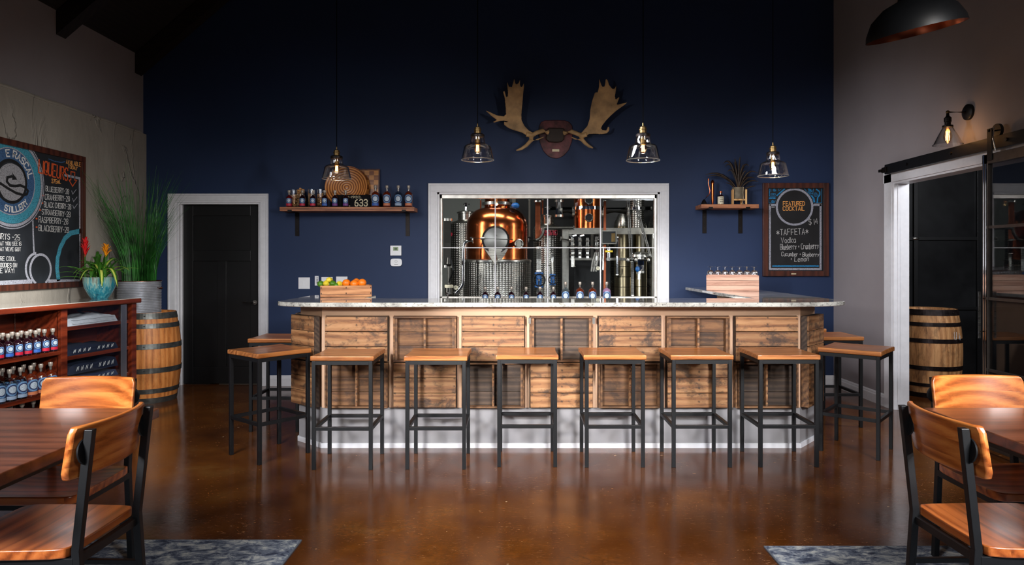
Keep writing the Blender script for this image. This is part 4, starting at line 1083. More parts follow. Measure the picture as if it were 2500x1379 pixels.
# ---------------------------------------------------------------- right chalkboard (on the navy wall)
ORD = ['first', 'second', 'third', 'fourth', 'fifth', 'sixth', 'seventh', 'eighth', 'ninth', 'tenth', 'eleventh', 'twelfth', 'thirteenth', 'fourteenth', 'fifteenth', 'sixteenth', 'seventeenth', 'eighteenth']
def pane_frame(m, x0, x1, z0, z1, w, y0, y1):
    m.box(x0, x0 + w, y0, y1, z0, z1); m.box(x1 - w, x1, y0, y1, z0, z1); m.box(x0 + w, x1 - w, y0, y1, z1 - w, z1); m.box(x0 + w, x1 - w, y0, y1, z0, z0 + w)
    return m
ck = empty('chalkboard', (2.72, YB - .001, 1.222), 0, 'tall framed chalkboard with the featured cocktail lettering on the navy wall', 'chalkboard')
BW, BH = .730, 1.036; sc_ = BW / 910.0        # crop6: frame 65..975 x 45..1340
pane_frame(MB(), 0, BW, 0, BH, .058, -.032, 0).build('frame', M['framewood'], ck, weld=False, bevel=.003)
pane_frame(MB(), .053, BW - .053, .053, BH - .053, .01, -.022, -.01).build('inner_lip', M['board'], ck, weld=False)
MB().box(.05, BW - .05, -.012, -.004, .05, BH - .05).build('slate', M['board'], ck)
P6 = lambda x, y: ((x - 65) * sc_, (1340 - y) * sc_)
o6 = (0, -.012, 0); ux6, uy6 = (1, 0, 0), (0, 0, 1)
def p6(l): return [[P6(*p) for p in q] for q in l]
strokes(p6([[(170, 352), (240, 352)], [(775, 352), (878, 352)], [(165, 352), (165, 1240), (868, 1240), (868, 352)]]), o6, ux6, uy6, .022, M['c_grey'], ck, 'chalk_border')
strokes([circ(*P6(507, 380), 246 * sc_, 0, 360, 60)], o6, ux6, uy6, .023, M['c_grey'], ck, 'chalk_ring', sink=.0012)
strokes(p6([[(205, 1200), (838, 1200)]]), o6, ux6, uy6, .014, M['c_blue'], ck, 'chalk_bar')
strokes(p6([[(190, 382), (232, 382)], [(778, 338), (880, 338)]]), o6, ux6, uy6, .005, M['c_white'], ck, 'chalk_line')
strokes(p6([[(155, 125), (155, 228)], [(155, 258), (238, 258)], [(262, 222), (300, 190), (370, 130)], [(745, 225), (775, 262), (785, 310)], [(700, 128), (740, 160)], [(810, 135), (855, 170), (858, 210), (830, 250), (822, 318)]]), o6, ux6, uy6, .014, M['c_blue'], ck, 'chalk_scroll')
sp = lambda cx, cy, r, n=2.2: [P6(cx + r * (1 - k / 24) * cos(k / 24 * n * 2 * pi), cy + r * (1 - k / 24) * sin(k / 24 * n * 2 * pi)) for k in range(22)]
strokes([sp(722, 152, 30), sp(800, 205, 34), sp(228, 145, 22), sp(205, 300, 20)] + p6([[(150, 120), (150, 232), (245, 232)], [(150, 325), (230, 325), (240, 290)], [(152, 270), (152, 325)], [(180, 130), (180, 170)], [(182, 195), (205, 195), (205, 215), (182, 215), (182, 195)], [(215, 195), (240, 195), (240, 215), (215, 215), (215, 195)],
   [(290, 125), (290, 160), (330, 125), (290, 125)], [(165, 120), (250, 120)], [(640, 125), (700, 190), (760, 200), (770, 125)], [(820, 120), (884, 120), (884, 320), (800, 326)], [(700, 180), (760, 260), (772, 322)]]), o6, ux6, uy6, .0042, M['c_blue'], ck, 'chalk_scroll')
lettering('FEATURED', (*[P6(348, 360)[0], -.012], P6(348, 360)[1]), ux6, uy6, 55 * sc_, M['c_orange'], ck, fit=298 * sc_, w=.0060)
lettering('COCKTAIL', (*[P6(346, 430)[0], -.012], P6(346, 430)[1]), ux6, uy6, 55 * sc_, M['c_orange'], ck, fit=296 * sc_, w=.0060)
def ck_line(txt, x, y, h, fit, sl=.04, up=0.0, w=.0034):
    a = P6(x, y); lettering(txt, (a[0], -.012, a[1]), (cos(up), 0, sin(up)), (-sin(up), 0, cos(up)), h * sc_, M['c_white'], ck, fit=fit * sc_, w=w, jit=.04, slant=sl)
ck_line('$ 14', 705, 628, 75, 125, .05, .12)
ck_line('*TAFFETA*', 258, 775, 82, 440, .02, .04, .0042)
ck_line('Vodka', 322, 882, 74, 200, .0, .04)
ck_line('Blueberry + Cranberry', 308, 975, 78, 532, .02, .03)
ck_line('Cucumber + Blueberry', 325, 1060, 56, 520, .02, -.02)
ck_line('+ Lemon', 450, 1138, 68, 250, .1, .02)
MB().box(.31, .365, -.036, -.031, .019, .033).build('name_plate', M['gold'], ck, bevel=.003)

# ---------------------------------------------------------------- left chalkboard: plane coordinates are (y, z)
LX = XL + .035
lb_ = empty('menu_chalkboard', (LX + .002, 6.49, 1.15), 0, 'wide framed menu chalkboard with a round logo and price list on the left wall', 'chalkboard')
L0, LH = -3.1, 1.23
m = MB(); w = .052
m.box(0, .034, L0, 0, 0, w); m.box(0, .034, L0, 0, LH - w, LH); m.box(0, .034, -w, 0, w, LH - w); m.box(0, .034, L0, L0 + w, w, LH - w)
m.build('frame', M['framewood'], lb_, weld=False, bevel=.003)
MB().box(.002, .012, L0 + .04, -.04, .04, LH - .04).build('slate', M['slate'], lb_)
def L5(x, y):     # crop of the photograph (x 0..813, y 0..1379) onto the wall plane
    px = x * 230 / 813; py = 330 + y * 390 / 1379
    Y = F * (-(LX + .015)) / (CX - px); return (Y - 6.49, EYE + (CY - py) * Y / F - 1.15)
oL = (.0125, 0, 0); uxL, uyL = (0, 1, 0), (0, 0, 1)
def pl5(l): return [[L5(*p) for p in q] for q in l]
def lbl(txt, x, y, x2, y2, h, mat='c_white', w=.0044, jit=.035, sl=.03):
    a = L5(x, y); b = L5(x2, y2); hh = L5(x, y - h)[1] - a[1]; d = Vector((0, b[0] - a[0], b[1] - a[1])); u = d.normalized()
    lettering(txt, (.0125, a[0], a[1]), u, (0, -u.z, u.y), hh, M[mat], lb_, fit=d.length, w=w, jit=jit, slant=sl)
lbl('BLUEBERRY-28', 392, 482, 592, 508, 45)
lbl('CRANBERRY-28', 386, 555, 598, 572, 46)
lbl('BLACK CHERRY-28', 378, 620, 610, 640, 46)
lbl('STRAWBERRY-28', 358, 683, 604, 706, 46)
lbl('RASPBERRY-28', 332, 752, 584, 770, 50)
lbl('BLACKBERRY-28', 332, 825, 590, 842, 50)
lbl('LIQUEURS', 330, 322, 580, 392, 112, 'c_red', .012, .02, .0)
lbl('AVAILABLE', 568, 246, 692, 270, 34, 'c_orange', .005)
lbl('TODAY', 585, 284, 664, 302, 28, 'c_orange', .005)
lbl('375mL', 442, 412, 522, 418, 34, 'c_orange', .005)
# the left edge of these lines runs out of view
a = L5(-52, 905); lbl('HIRTS -25', -28, 893, 168, 908, 48)
lbl('AT YOU SEE IS', -2, 950, 180, 952, 32, w=.0038)
lbl('AT WEVE GOT', -2, 998, 176, 1000, 32, w=.0038)
lbl('RE COOL', -2, 1083, 132, 1084, 36, w=.0038)
lbl('OODIES ON', -2, 1140, 142, 1140, 36, w=.0038)
lbl('E WAY!', -2, 1188, 118, 1188, 38, w=.0038)
for x, y in ((372, 520), (364, 585), (345, 645), (315, 720), (315, 793)): strokes([[L5(x - 4, y), L5(x + 5, y)]], oL, uxL, uyL, .012, M['c_red'], lb_, 'chalk_dot')
for x, y in ((618, 500), (625, 565), (628, 625)): strokes(pl5([[(x, y - 20), (x + 10, y + 8), (x + 40, y - 32)]]), oL, uxL, uyL, .006, M['c_grey'], lb_, 'check_mark')
strokes(pl5([[(612, 315), (612, 385), (596, 388), (626, 440), (662, 390), (645, 388), (645, 320), (612, 315)]]), oL, uxL, uyL, .010, M['c_red'], lb_, 'chalk_arrow')
# round logo
lc = (6.02 - 6.49 - .395, 2.0 - 1.15)       # centre (y, z) local
lc = (L5(95, 398)[0], L5(95, 398)[1] + .0); Rr = L5(350, 430)[0] - lc[0]
def ringL(r0, r1, mat, name, dx=.0129, cc=lc):
    m = MB().ring((dx, cc[0], cc[1]), r0 * Rr, r1 * Rr, (1, 0, 0), .0006, 96); m.v = [(x, y, min(z, LH - .045)) for x, y, z in m.v]; m.build(name, mat, lb_)
ringL(.80, 1.0, M['c_teal'], 'logo_ring'); ringL(1.01, 1.08, M['c_grey'], 'logo_ring', .0133); ringL(.775, .80, M['c_grey'], 'logo_ring', .0133)
ringL(.52, .775, M['c_slate'], 'logo_ring'); ringL(1.105, 1.13, M['c_grey'], 'logo_ring', .0133)
MB().disc((.0131, lc[0] + .01, lc[1] - .015), .47 * Rr, (1, 0, 0), .0006, 48).build('logo_disc', M['c_disc'], lb_)
ringL(.46, .53, M['c_black'], 'logo_ring', .0136)
q_ = lambda a: [(lc[0] + x * Rr, lc[1] + y * Rr) for x, y in a]
strokes([q_([(.12, .10), (.02, .12), (-.12, .08), (-.14, -.02), (-.04, -.10), (.12, -.10), (.30, -.06), (.46, -.10), (.55, -.17), (.52, -.25), (.40, -.29), (.15, -.26), (-.1, -.18), (-.3, -.10), (-.45, -.06)])], oL, uxL, uyL, .052 * Rr * 1.2, M['c_black'], lb_, 'logo_tail', sink=.0022)
MB().prism(q_([(.02, .22), (.20, .06), (.02, .04), (.06, .12)]), (.0145, 0, 0), uxL, uyL, .0006).build('logo_tail_tip', M['c_black'], lb_)
# dark crescent with notched ears at the left of the disc
cr = circ(0, 0, .53, 70, 290, 26) ; ci = [(-.10 + x * .86, y) for x, y in circ(0, 0, .50, 70, 290, 26)][::-1]
MB().prism(q_([(x, y) for x, y in cr] + [(x + .12, y * .98) for x, y in ci]), (.0143, 0, 0), uxL, uyL, .0006).build('logo_crescent', M['c_black'], lb_)
lettering('E RASCAL', None, uxL, uyL, .155 * Rr, M['c_white'], lb_, 'logo_lettering', w=.011, fit=.93 * Rr, sink=.0150, arc=((0, lc[0], lc[1]), .585 * Rr, rad(104), -1))
lettering('STILLERY', None, uxL, uyL, .135 * Rr, M['c_white'], lb_, 'logo_lettering', w=.010, fit=.86 * Rr, sink=.0150, arc=((0, lc[0], lc[1]), .73 * Rr, rad(252), 1))
strokes(pl5([[(283, 740), (287, 870), (293, 1010)]]) , oL, uxL, uyL, .016, M['c_grey'], lb_, 'chalk_line')
ec = L5(350, 1160); er = L5(437, 1160)[0] - ec[0]; ez = L5(350, 1030)[1] - ec[1]
strokes([circ(ec[0], ec[1], er, -60, 240, 40, ez)], oL, uxL, uyL, .022, M['c_grey'], lb_, 'chalk_oval', sink=.0014)
strokes([circ(ec[0] - .05, ec[1] + .01, er * 1.0, 95, 225, 24, ez)], oL, uxL, uyL, .022, M['c_grey'], lb_, 'chalk_oval', sink=.001)
strokes(pl5([[(0, 1275), (270, 1262)], [(425, 1262), (712, 1258)]]), oL, uxL, uyL, .034, M['c_grey'], lb_, 'chalk_border')
strokes(pl5([[(560, 345), (686, 372), (694, 1240)]]), oL, uxL, uyL, .022, M['c_grey'], lb_, 'chalk_border')
strokes(pl5([[(504, 1245), (492, 1150), (497, 1060), (520, 970), (560, 890), (610, 845), (700, 825)]]), oL, uxL, uyL, .046, M['c_teal'], lb_, 'chalk_arc')
strokes(pl5([[(420, 205), (470, 225), (530, 235), (560, 228)]]), oL, uxL, uyL, .008, M['c_slate'], lb_, 'chalk_swirl')
strokes(pl5([[(701, 235), (712, 1255)]]), oL, uxL, uyL, .006, M['c_orange'], lb_, 'chalk_line')

# ---------------------------------------------------------------- bottles
def make_bottle(kind, liquid, band, name='liqueur_bottle'):
    """kind: s small round-shouldered, l tall"""
    r = empty(name)
    if kind == 's': R, hb, sh, hn, H, ln = .0345, .098, .122, .150, .183, .105
    else: R, hb, sh, hn, H, ln = .044, .135, .165, .200, .236, .140
    MB().lathe([(R - .006, 0), (R - .001, .003), (R, .009), (R, hb), (R - .003, hb + .009), (R * .72, sh - .006), (.014, sh + .002), (.0115, sh + .008)], (0, 0, .0005), 22).build('bottle_body', liquid, r)
    MB().lathe([(.0115, sh + .008), (.0115, hn), (.0135, hn + .002), (.0135, hn + .008), (.012, hn + .008)], (0, 0, 0), 14, cap=True).build('neck', M['neckglass'], r)
    MB().lathe([(.008, sh + .012), (.0095, hn), (.0155, hn + .009), (.0165, H - .006), (.014, H)], (0, 0, 0), 14).build('stopper', M['stopper'], r)
    m = MB(); a = rad(52); z0, z1 = .014, hb - .004
    m.lathe([(R + .0006, z0), (R + .0006, z1)], (0, 0, 0), 12, a0=-pi / 2 - a, a1=-pi / 2 + a, cap=False); lab = m.build('paper_label', M['bl_label'], r)
    m = MB(); m.lathe([(R + .0010, z0 + .002), (R + .0010, z0 + (.024 if kind == 's' else .026))], (0, 0, 0), 12, a0=-pi / 2 - a, a1=-pi / 2 + a, cap=False)
    m.build('colour_band', band, lab)
    def cdisc(r0, r1, zc, rr, nm, mat):
        m = MB(); n = 22; P = []; c = 4
        for k in range(n + 1):
            t = 2 * pi * k / n
            for j in range(c + 1): q = r0 + (r1 - r0) * j / c; ang = -pi / 2 + q * cos(t) / R; P.append(((R + rr) * cos(ang), (R + rr) * sin(ang), zc + q * sin(t)))
        m.add(P, [((c + 1) * i + j, (c + 1) * i + j + 1, (c + 1) * (i + 1) + j + 1, (c + 1) * (i + 1) + j) for i in range(n) for j in range(c)], True); m.build(nm, mat, lab)
    zc = (z0 + .026 + z1) / 2 + .003; q = (z1 - z0 - .026) / 2
    cdisc(q * .78, q * 1.02, zc, .0011, 'emblem_ring', M['bl_ring']); cdisc(.0003, q * .58, zc, .0013, 'emblem', M['bl_mark'])
    return r
_proto = {}
def bottle(kind, liq, band, loc, rz, label, group):
    key = (kind, liq, band)
    if key not in _proto:
        o = make_bottle(kind, M[liq], M[band], 'liqueur_bottle' if kind == 's' else 'spirit_bottle'); _proto[key] = o
    else: o = dup(_proto[key])
    o.location = loc; o.rotation_euler = (0, 0, rz); tag(o, label, 'bottle', group); return o
def face(x, y): return math.atan2(x - 0, -(0 - y)) * -1 if False else math.atan2(-(0 - x), y) * -1
def look(x, y, f=.6): return -math.atan2(x, y) * f      # turn the label towards the room

# wall shelves
def wall_shelf(x0, x1, zt, th, dep, brx, lb, ang=0):
    o = empty('wall_shelf', ((x0 + x1) / 2, YB, zt), 0, lb, 'shelf', 'wall shelves'); w = (x1 - x0) / 2; cxx = (x0 + x1) / 2
    MB().box(-w, w, -dep, -.002, -th, 0).build('board', M['shelfwood'], o, bevel=.003)
    for b in brx:
        m = MB(); b -= cxx; m.box(b - .022, b + .022, -.008, -.001, -th - .26, -th); m.box(b - .022, b + .022, -dep - .006, -.001, -th - .006, -th)
        m.box(b - .022, b + .022, -dep - .006, -dep, -th, -th + .014)
        br_ = m.build('bracket', M['bronze'], o, weld=False)
        for z in (-.08, -.2): MB().disc((b, -.008, -th + z), .007, (0, -1, 0), .004, 8).build('screw', M['black'], br_)
    return o
wall_shelf(-2.57, -1.12, 1.973, .044, .255, (-2.46, -1.23), 'long reclaimed wood shelf with two black brackets, left of the window')
wall_shelf(1.975, 2.595, 2.003, .044, .255, (2.075, 2.475), 'short reclaimed wood shelf with two grey brackets, right of the window')
SZ = 1.9735
for k, (px, liq, bd) in enumerate(((706, 'liq_red', 'band_red'), (738.5, 'liq_dark', 'band_red'), (764, 'liq_dark', 'band_red'), (793, 'liq_dark', 'band_blue'), (818, 'liq_dark', 'band_purple'), (844, 'liq_dark', 'band_purple'))):
    Y = 7.40; bottle('s', liq, bd, ((px - CX) * Y / F, Y, SZ), look((px - CX) * Y / F, Y), '%s small bottle from the left on the left wall shelf, %s label band' % (ORD[k], bd[5:]), 'small bottles on the left wall shelf')
for k, (px, liq, bd) in enumerate(((916.6, 'liq_amber', 'band_blue'), (944.6, 'liq_amber', 'band_orange'), (972.4, 'liq_clear', 'band_pale'), (997.6, 'liq_amber', 'band_orange'))):
    Y = 7.40; bottle('l', liq, bd, ((px - CX) * Y / F, Y, SZ), look((px - CX) * Y / F, Y), '%s tall bottle from the left on the left wall shelf, %s' % (ORD[k], 'clear spirit' if liq == 'liq_clear' else 'amber spirit, %s band' % bd[5:]), 'tall bottles on the left wall shelf')
# glasses of corks
random.seed(21)
ckp = MB().lathe([(.0105, 0), (.0112, .002), (.0112, .038), (.0105, .04)], (0, 0, -.02), 10).build('wine_cork', M['cork'])
first = True
for j, (px, py, r, h, n, full) in enumerate(((717, 457, .040, .20, 20, .80), (734.5, 451, .042, .15, 34, 1.5), (761, 456, .042, .205, 26, .8), (782.5, 455, .038, .205, 22, .82))):
    Y = 7.51; X = (px - CX) * Y / F
    g = empty('glass_jar', (X, Y, SZ), 0, '%s glass of corks from the left behind the small bottles on the left wall shelf' % ORD[j], 'glass jar', 'glasses full of corks')
    MB().lathe([(r - .004, .0), (r, .003), (r, h), (r - .0025, h), (r - .003, .012), (.001, .010)], (0, 0, .0005), 26, cap=False).build('jar_wall', M['shadeglass'], g)
    H = h * full; k = 0
    for q in range(n):
        o = ckp if first else ckp.copy()
        if not first: COL.objects.link(o)
        first = False; lay = q // 3; a = q * 2.1 + lay; rr = min(r - .020, .022) if q % 3 or r < .045 else 0.004
        rr = (r - .0225)
        z = .028 + (H - .045) * q / (n - 1)
        o.location = (X + rr * cos(a), Y + rr * sin(a), SZ + z); o.rotation_euler = (random.uniform(.9, 2.2) if z < h - .03 else pi / 2, random.uniform(-.4, .4), a + pi / 2 + random.uniform(-.3, .3))
        tag(o, 'tan wine cork piled in the %s glass from the left on the left wall shelf' % ORD[j], 'cork', 'corks in the %s glass' % ORD[j])
# checkered board, round plate, licence plate
cb = empty('checkered_board', ((877 - CX) * 7.55 / F, 7.555, SZ + .001), 0, 'square checkered inlay wood board leaning behind the round wooden plate', 'chess board')
cb.rotation_euler = (rad(-5), 0, 0)
MB().box(-.21, .21, -.012, .006, .012, .425).build('inlay_field', M['check'], cb)
pane_frame(MB(), -.222, .222, 0, .437, .013, -.018, .008).build('board_rim', M['framewood'], cb, weld=False)
pt = empty('round_plate', ((845.5 - CX) * 7.49 / F, 7.455, SZ), 0, 'round turned wooden plate with ring grain leaning on the left wall shelf', 'plate')
pt.rotation_euler = (rad(-9), 0, 0)
R_ = .232
MB().lathe([(.001, .012), (R_ * .35, .014), (R_ * .72, .010), (R_ * .93, -.016), (R_, -.020), (R_, -.012), (R_ * .8, .022), (.001, .026)], (0, 0, 0), 64, axis=(0, 1, 0)).build('plate_dish', M['rings'], pt, loc=(0, 0, R_ + .001))
lp = empty('licence_plate', ((861 - CX) * 7.40 / F, 7.432, SZ), 0, 'black vintage licence plate with pale numerals leaning on the left wall shelf', 'licence plate')
MB().box(-.190, .190, -.0015, .0015, 0, .138).build('metal_sheet', M['plate_black'], lp, bevel=.001)
pane_frame(MB(), -.187, .187, .003, .135, .003, -.0026, -.0014).build('embossed_edge', M['plate_black'], lp, weld=False)
for ch_, x_ in (('L', -.072), ('6', .018), ('3', .068), ('3', .118)): lettering(ch_, (x_, -.0016, .016), ux6, uy6, .070, M['plate_cream'], lp, 'numeral', fit=.034, w=.0105, sink=.0006)
lettering('1-1932.', (-.052, -.0016, .102), ux6, uy6, .022, M['plate_cream'], lp, 'year_lettering', fit=.135, w=.0035, sink=.0006)

# right shelf items
Z2 = 2.0035
def wp(px, Y): return (px - CX) * Y / F
a = empty('copper_still_model', (wp(1727, 7.45), 7.45, Z2), 0, 'small copper gooseneck ornament with a dark base on the right wall shelf', 'ornament')
MB().tube([(-.035, 0, .05), (-.01, 0, .085), (.02, 0, .115), (.028, 0, .15), (.02, 0, .19), (.012, 0, .23), (.012, 0, .27)], .0045, 8).build('gooseneck_pipe', M['dkcopper'], a)
MB().lathe([(.009, 0), (.009, .022), (.004, .026)], (.012, 0, .262), 12).build('pipe_cap', M['dkcopper'], a)
MB().lathe([(.036, 0), (.034, .012), (.018, .045), (.007, .06)], (-.036, 0, 0), 6, smooth=False).build('base_cone', M['bronze'], a)
a = empty('copper_tube', (wp(1739.5, 7.44), 7.44, Z2), 0, 'slim upright copper tube with a rounded cap on the right wall shelf', 'ornament')
MB().lathe([(.009, 0), (.0145, .05), (.0145, .225)], (0, 0, 0), 20).build('tube_body', M['copper'], a); MB().lathe([(.0145, .226), (.019, .228), (.019, .25), (.012, .262), (.006, .272), (.001, .274)], (0, 0, 0), 20).build('tube_cap', M['copper'], a)
a = empty('apothecary_bottle', (wp(1759.5, 7.44), 7.44, Z2), 0, 'small round bottle with a cream paper label and red cork on the right wall shelf', 'bottle')
MB().lathe([(.028, 0), (.033, .004), (.033, .09), (.028, .10), (.013, .112), (.013, .128)], (0, 0, 0), 22).build('bottle_body', M['liq_dark'], a)
l_ = MB().lathe([(.0335, .008), (.0335, .088)], (0, 0, 0), 16, a0=-pi, a1=0, cap=False).build('paper_label', M['cream'], a)
for z in (.068, .048, .026):
    m = MB()
    for k in range(5): m.lathe([(.0342, z), (.0342, z + .010)], (0, 0, 0), 2, a0=-pi / 2 - .55 + k * .24, a1=-pi / 2 - .55 + k * .24 + .13, cap=False)
    m.build('label_print', M['darktxt'], l_)
MB().lathe([(.013, .128), (.017, .131), (.017, .146), (.012, .148)], (0, 0, 0), 14).build('cork_stopper', M['dkcopper'], a)
X0, Y0 = wp(1802, 7.46), 7.46
a = empty('plant_pot', (X0, Y0, Z2), 0, 'grey brown pot held in a light wood stand on the right wall shelf', 'plant pot')
MB().lathe([(.055, .062), (.062, .066), (.066, .19), (.060, .19), (.056, .10)], (0, 0, 0), 28).build('pot_body', M['potclay'], a)
for px_, py_ in ((-.072, -.045), (.072, -.045), (-.05, .05), (.05, .05)): MB().box(px_ - .009, px_ + .009, py_ - .009, py_ + .009, 0, .165).build('stand_leg', M['lightwood'], a, bevel=.001)
MB().box(-.063, .063, -.053, -.037, .045, .061).build('stand_crossbar', M['lightwood'], a); MB().box(-.008, .008, -.037, .058, .045, .061).build('stand_crossbar', M['lightwood'], a)
MB().tube([(.035, -.068, .19), (.03, -.070, .13), (.036, -.066, .07), (.03, -.062, .02), (.034, -.068, .003)], .0025, 6).build('cord', M['rope'], a)
ft = empty('feather_bunch', (X0, Y0, Z2 + .105), 0, 'bunch of long dark barred feathers fanned out of the pot on the right wall shelf', 'feathers')
random.seed(9)
def feather(dx, dz, dy, sag, w):
    o = empty('feather'); o.parent = ft; q = 14; m = MB(); P = []; S_ = []
    for i in range(q + 1):
        t = i / q; p = Vector((dx * t ** 1.35, dy * t - .0, dz * math.sin(t * pi / 2 * (1 if sag < .5 else 1.25)) / (1 if sag < .5 else 1) )) + Vector((0, 0, 0)); S_.append(p)
    for i, p in enumerate(S_):
        t = i / q; d = (S_[min(i + 1, q)] - S_[max(i - 1, 0)]).normalized(); sd = Vector((-d.z, 0, d.x)); ww = w * min(1, max(.02, (t - .22) * 4)) * (1 - t ** 3) * (.86 + .14 * (-1) ** i) + .0008
        P += [p - sd * ww + Vector((0, .003, 0)), p, p + sd * ww + Vector((0, .003, 0))]
    m.add(P, [(3 * i + k, 3 * i + k + 1, 3 * i + k + 4, 3 * i + k + 3) for i in range(q) for k in (0, 1)], True)
    e = m.build('vane', M['feather'], o, weld=False); s = e.modifiers.new('thick', 'SOLIDIFY'); s.thickness = .001
    MB().tube([p - Vector((0, .0015, 0)) for p in S_], [.0016 * (1 - .8 * i / q) + .0003 for i in range(q + 1)], 5).build('quill', M['quill'], o)
for f_ in ((-.36, .24, -.02, 1, .016), (-.34, .22, .0, 1, .012), (-.17, .37, -.03, 1, .017), (-.14, .34, .01, 1, .014), (-.04, .40, .0, 0, .015), (-.06, .36, -.04, 0, .013), (.02, .42, -.02, 0, .014),
           (.05, .33, -.05, 0, .013), (.12, .34, .0, 1, .014), (.20, .26, -.03, 1, .014), (.22, .16, .0, 1, .013), (.2, .20, .02, 1, .013), (.19, .10, -.02, 0, .012), (-.15, .13, -.06, 0, .012), (-.16, .18, -.05, 0, .011),
           (-.08, .26, -.05, 0, .016), (.0, .28, -.05, 0, .016), (.07, .26, -.05, 0, .016), (-.03, .30, .03, 0, .018), (.04, .22, -.06, 0, .014), (-.11, .28, .02, 1, .015), (.14, .2, .02, 1, .014)): feather(*f_)

# ---------------------------------------------------------------- things fixed to the navy wall
def on_wall(name, px0, px1, py0, py1, lb, cat, group=None):
    s = F / YB; x0, x1 = (px0 - CX) / s, (px1 - CX) / s; z1, z0 = EYE + (CY - py0) / s, EYE + (CY - py1) / s
    return empty(name, ((x0 + x1) / 2, YB - .001, (z0 + z1) / 2), 0, lb, cat, group), (x1 - x0) / 2, (z1 - z0) / 2
for px0, px1, py0, py1, lb in ((729, 757, 677, 705, 'white double switch plate on the navy wall, leftmost, clear of the fruit crate'), (785, 812.5, 676, 704, 'white switch plate behind the lemons of the fruit crate'), (821, 848.5, 675, 703, 'white switch plate behind the oranges of the fruit crate')):
    o, w, h = on_wall('switch_plate', px0, px1, py0, py1, lb, 'light switch', 'switch plates')
    MB().box(-w, w, -.006, 0, -h, h).build('cover_plate', M['plastic'], o, bevel=.002)
    for s in (-.5, .5): MB().box(s * w - .016, s * w + .016, -.010, -.005, -h * .5, h * .5).build('rocker', M['plastic'], o, bevel=.002)
o, w, h = on_wall('card_slip', 769, 778, 673.5, 697, 'narrow white slip with dark print on the navy wall beside the fruit crate', 'slip')
MB().box(-w, w, -.004, 0, -h, h).build('slip_card', M['plastic'], o)
for k in range(5): MB().box(-w * .1, w * .6, -.0048, -.0038, -h * .7 + k * h * .3, -h * .55 + k * h * .3).build('print_block', M['darktxt'], o)
o, w, h = on_wall('thermostat', 953.5, 980.5, 599.5, 624, 'square white thermostat with a green display between shelf and window', 'thermostat')
MB().box(-w, w, -.022, 0, -h, h).build('housing', M['plastic'], o, bevel=.004)
MB().box(-w * .45, w * .45, -.024, -.021, h * .0, h * .72).build('display', M['lcd'], o)
MB().box(-w * .18, -w * .02, -.0248, -.0238, h * .18, h * .5).build('digit', M['darktxt'], o); MB().box(w * .06, w * .22, -.0248, -.0238, h * .18, h * .5).build('digit', M['darktxt'], o)
o, w, h = on_wall('gas_alarm', 954, 982, 631, 650, 'rounded white alarm unit just under the thermostat', 'alarm')
pts = [(w * (abs(cos(t)) ** .45) * math.copysign(1, cos(t)), h * (abs(sin(t)) ** .6) * math.copysign(1, sin(t))) for t in [2 * pi * k / 40 for k in range(40)]]
MB().prism(pts, (0, 0, 0), (1, 0, 0), (0, 0, 1), .026).build('housing', M['plastic'], o, bevel=.005)
m = MB(); m.ring((0, -.0265, .012), .012, .014, (0, -1, 0), .001, 20); m.build('test_button', M['hoop'], o); MB().box(-.02, .02, -.0272, -.026, -.028, -.022).build('print_block', M['hoop'], o)

# ---------------------------------------------------------------- moose antler mount
am = empty('antler_mount', ((1357 - CX) * 7.6 / F, YB - .002, 0), 0, 'moose antlers mounted on a dark red shield above the window', 'antlers')
KX = lambda x: (1100 + x / 4.63 - 1357) / (F / 7.50); KZ = lambda y: EYE + (CY - (180 + y / 4.63)) / (F / 7.50)
pq = lambda l: [(KX(x), KZ(y)) for x, y in l]
sh = pq([(1060, 510), (1180, 506), (1300, 510), (1345, 530), (1375, 570), (1383, 640), (1372, 750), (1335, 850), (1280, 910), (1230, 938), (1190, 943), (1145, 938), (1100, 915), (1045, 855), (1005, 755), (992, 640), (1000, 570), (1020, 530)])
MB().prism(sh, (0, 0, 0), (1, 0, 0), (0, 0, 1), .025).build('shield', M['plaque'], am, bevel=.006)
MB().prism(pq([(1148, 866), (1228, 866), (1228, 838), (1148, 838)]), (0, -.0255, 0), (1, 0, 0), (0, 0, 1), .002).build('name_plate', M['gold'], am)
MB().prism(pq([(1095, 600), (1280, 605), (1288, 640), (1282, 730), (1255, 760), (1190, 768), (1110, 762), (1070, 730), (1090, 640)]), (0, -.026, 0), (1, 0, 0), (0, 0, 1), .05).build('skull_cap', M['skullcap'], am, bevel=.015, seg=3)
lp_ = [(635, 130), (655, 185), (688, 188), (702, 140), (715, 95), (728, 150), (745, 160), (762, 145), (780, 105), (778, 165), (792, 192), (806, 175), (820, 145), (824, 180), (815, 250), (805, 380), (792, 480), (797, 540), (830, 600), (880, 650), (925, 672), (905, 715), (870, 710), (800, 672), (700, 645), (640, 620), (602, 590), (598, 560), (640, 565), (690, 585), (650, 555), (610, 545), (560, 548), (490, 570), (478, 560), (520, 540), (450, 490), (395, 440), (440, 455), (520, 490), (600, 500), (625, 480), (620, 400), (610, 310), (590, 240), (603, 228), (625, 295), (640, 300), (648, 250), (637, 180)]
rp_ = [(1655, 95), (1675, 150), (1690, 182), (1715, 185), (1722, 150), (1728, 100), (1748, 115), (1765, 165), (1800, 205), (1828, 205), (1845, 172), (1842, 230), (1830, 285), (1842, 325), (1870, 300), (1885, 298), (1864, 350), (1855, 378), (1900, 368), (1975, 352), (1930, 388), (1860, 435), (1790, 495), (1740, 545), (1700, 595), (1688, 622), (1700, 648), (1750, 652), (1765, 610), (1782, 618), (1780, 655), (1755, 682), (1700, 690), (1640, 683), (1560, 685), (1505, 712), (1475, 715), (1450, 695), (1490, 650), (1535, 600), (1560, 520), (1563, 430), (1580, 340), (1608, 250), (1622, 240), (1642, 246), (1655, 180)]
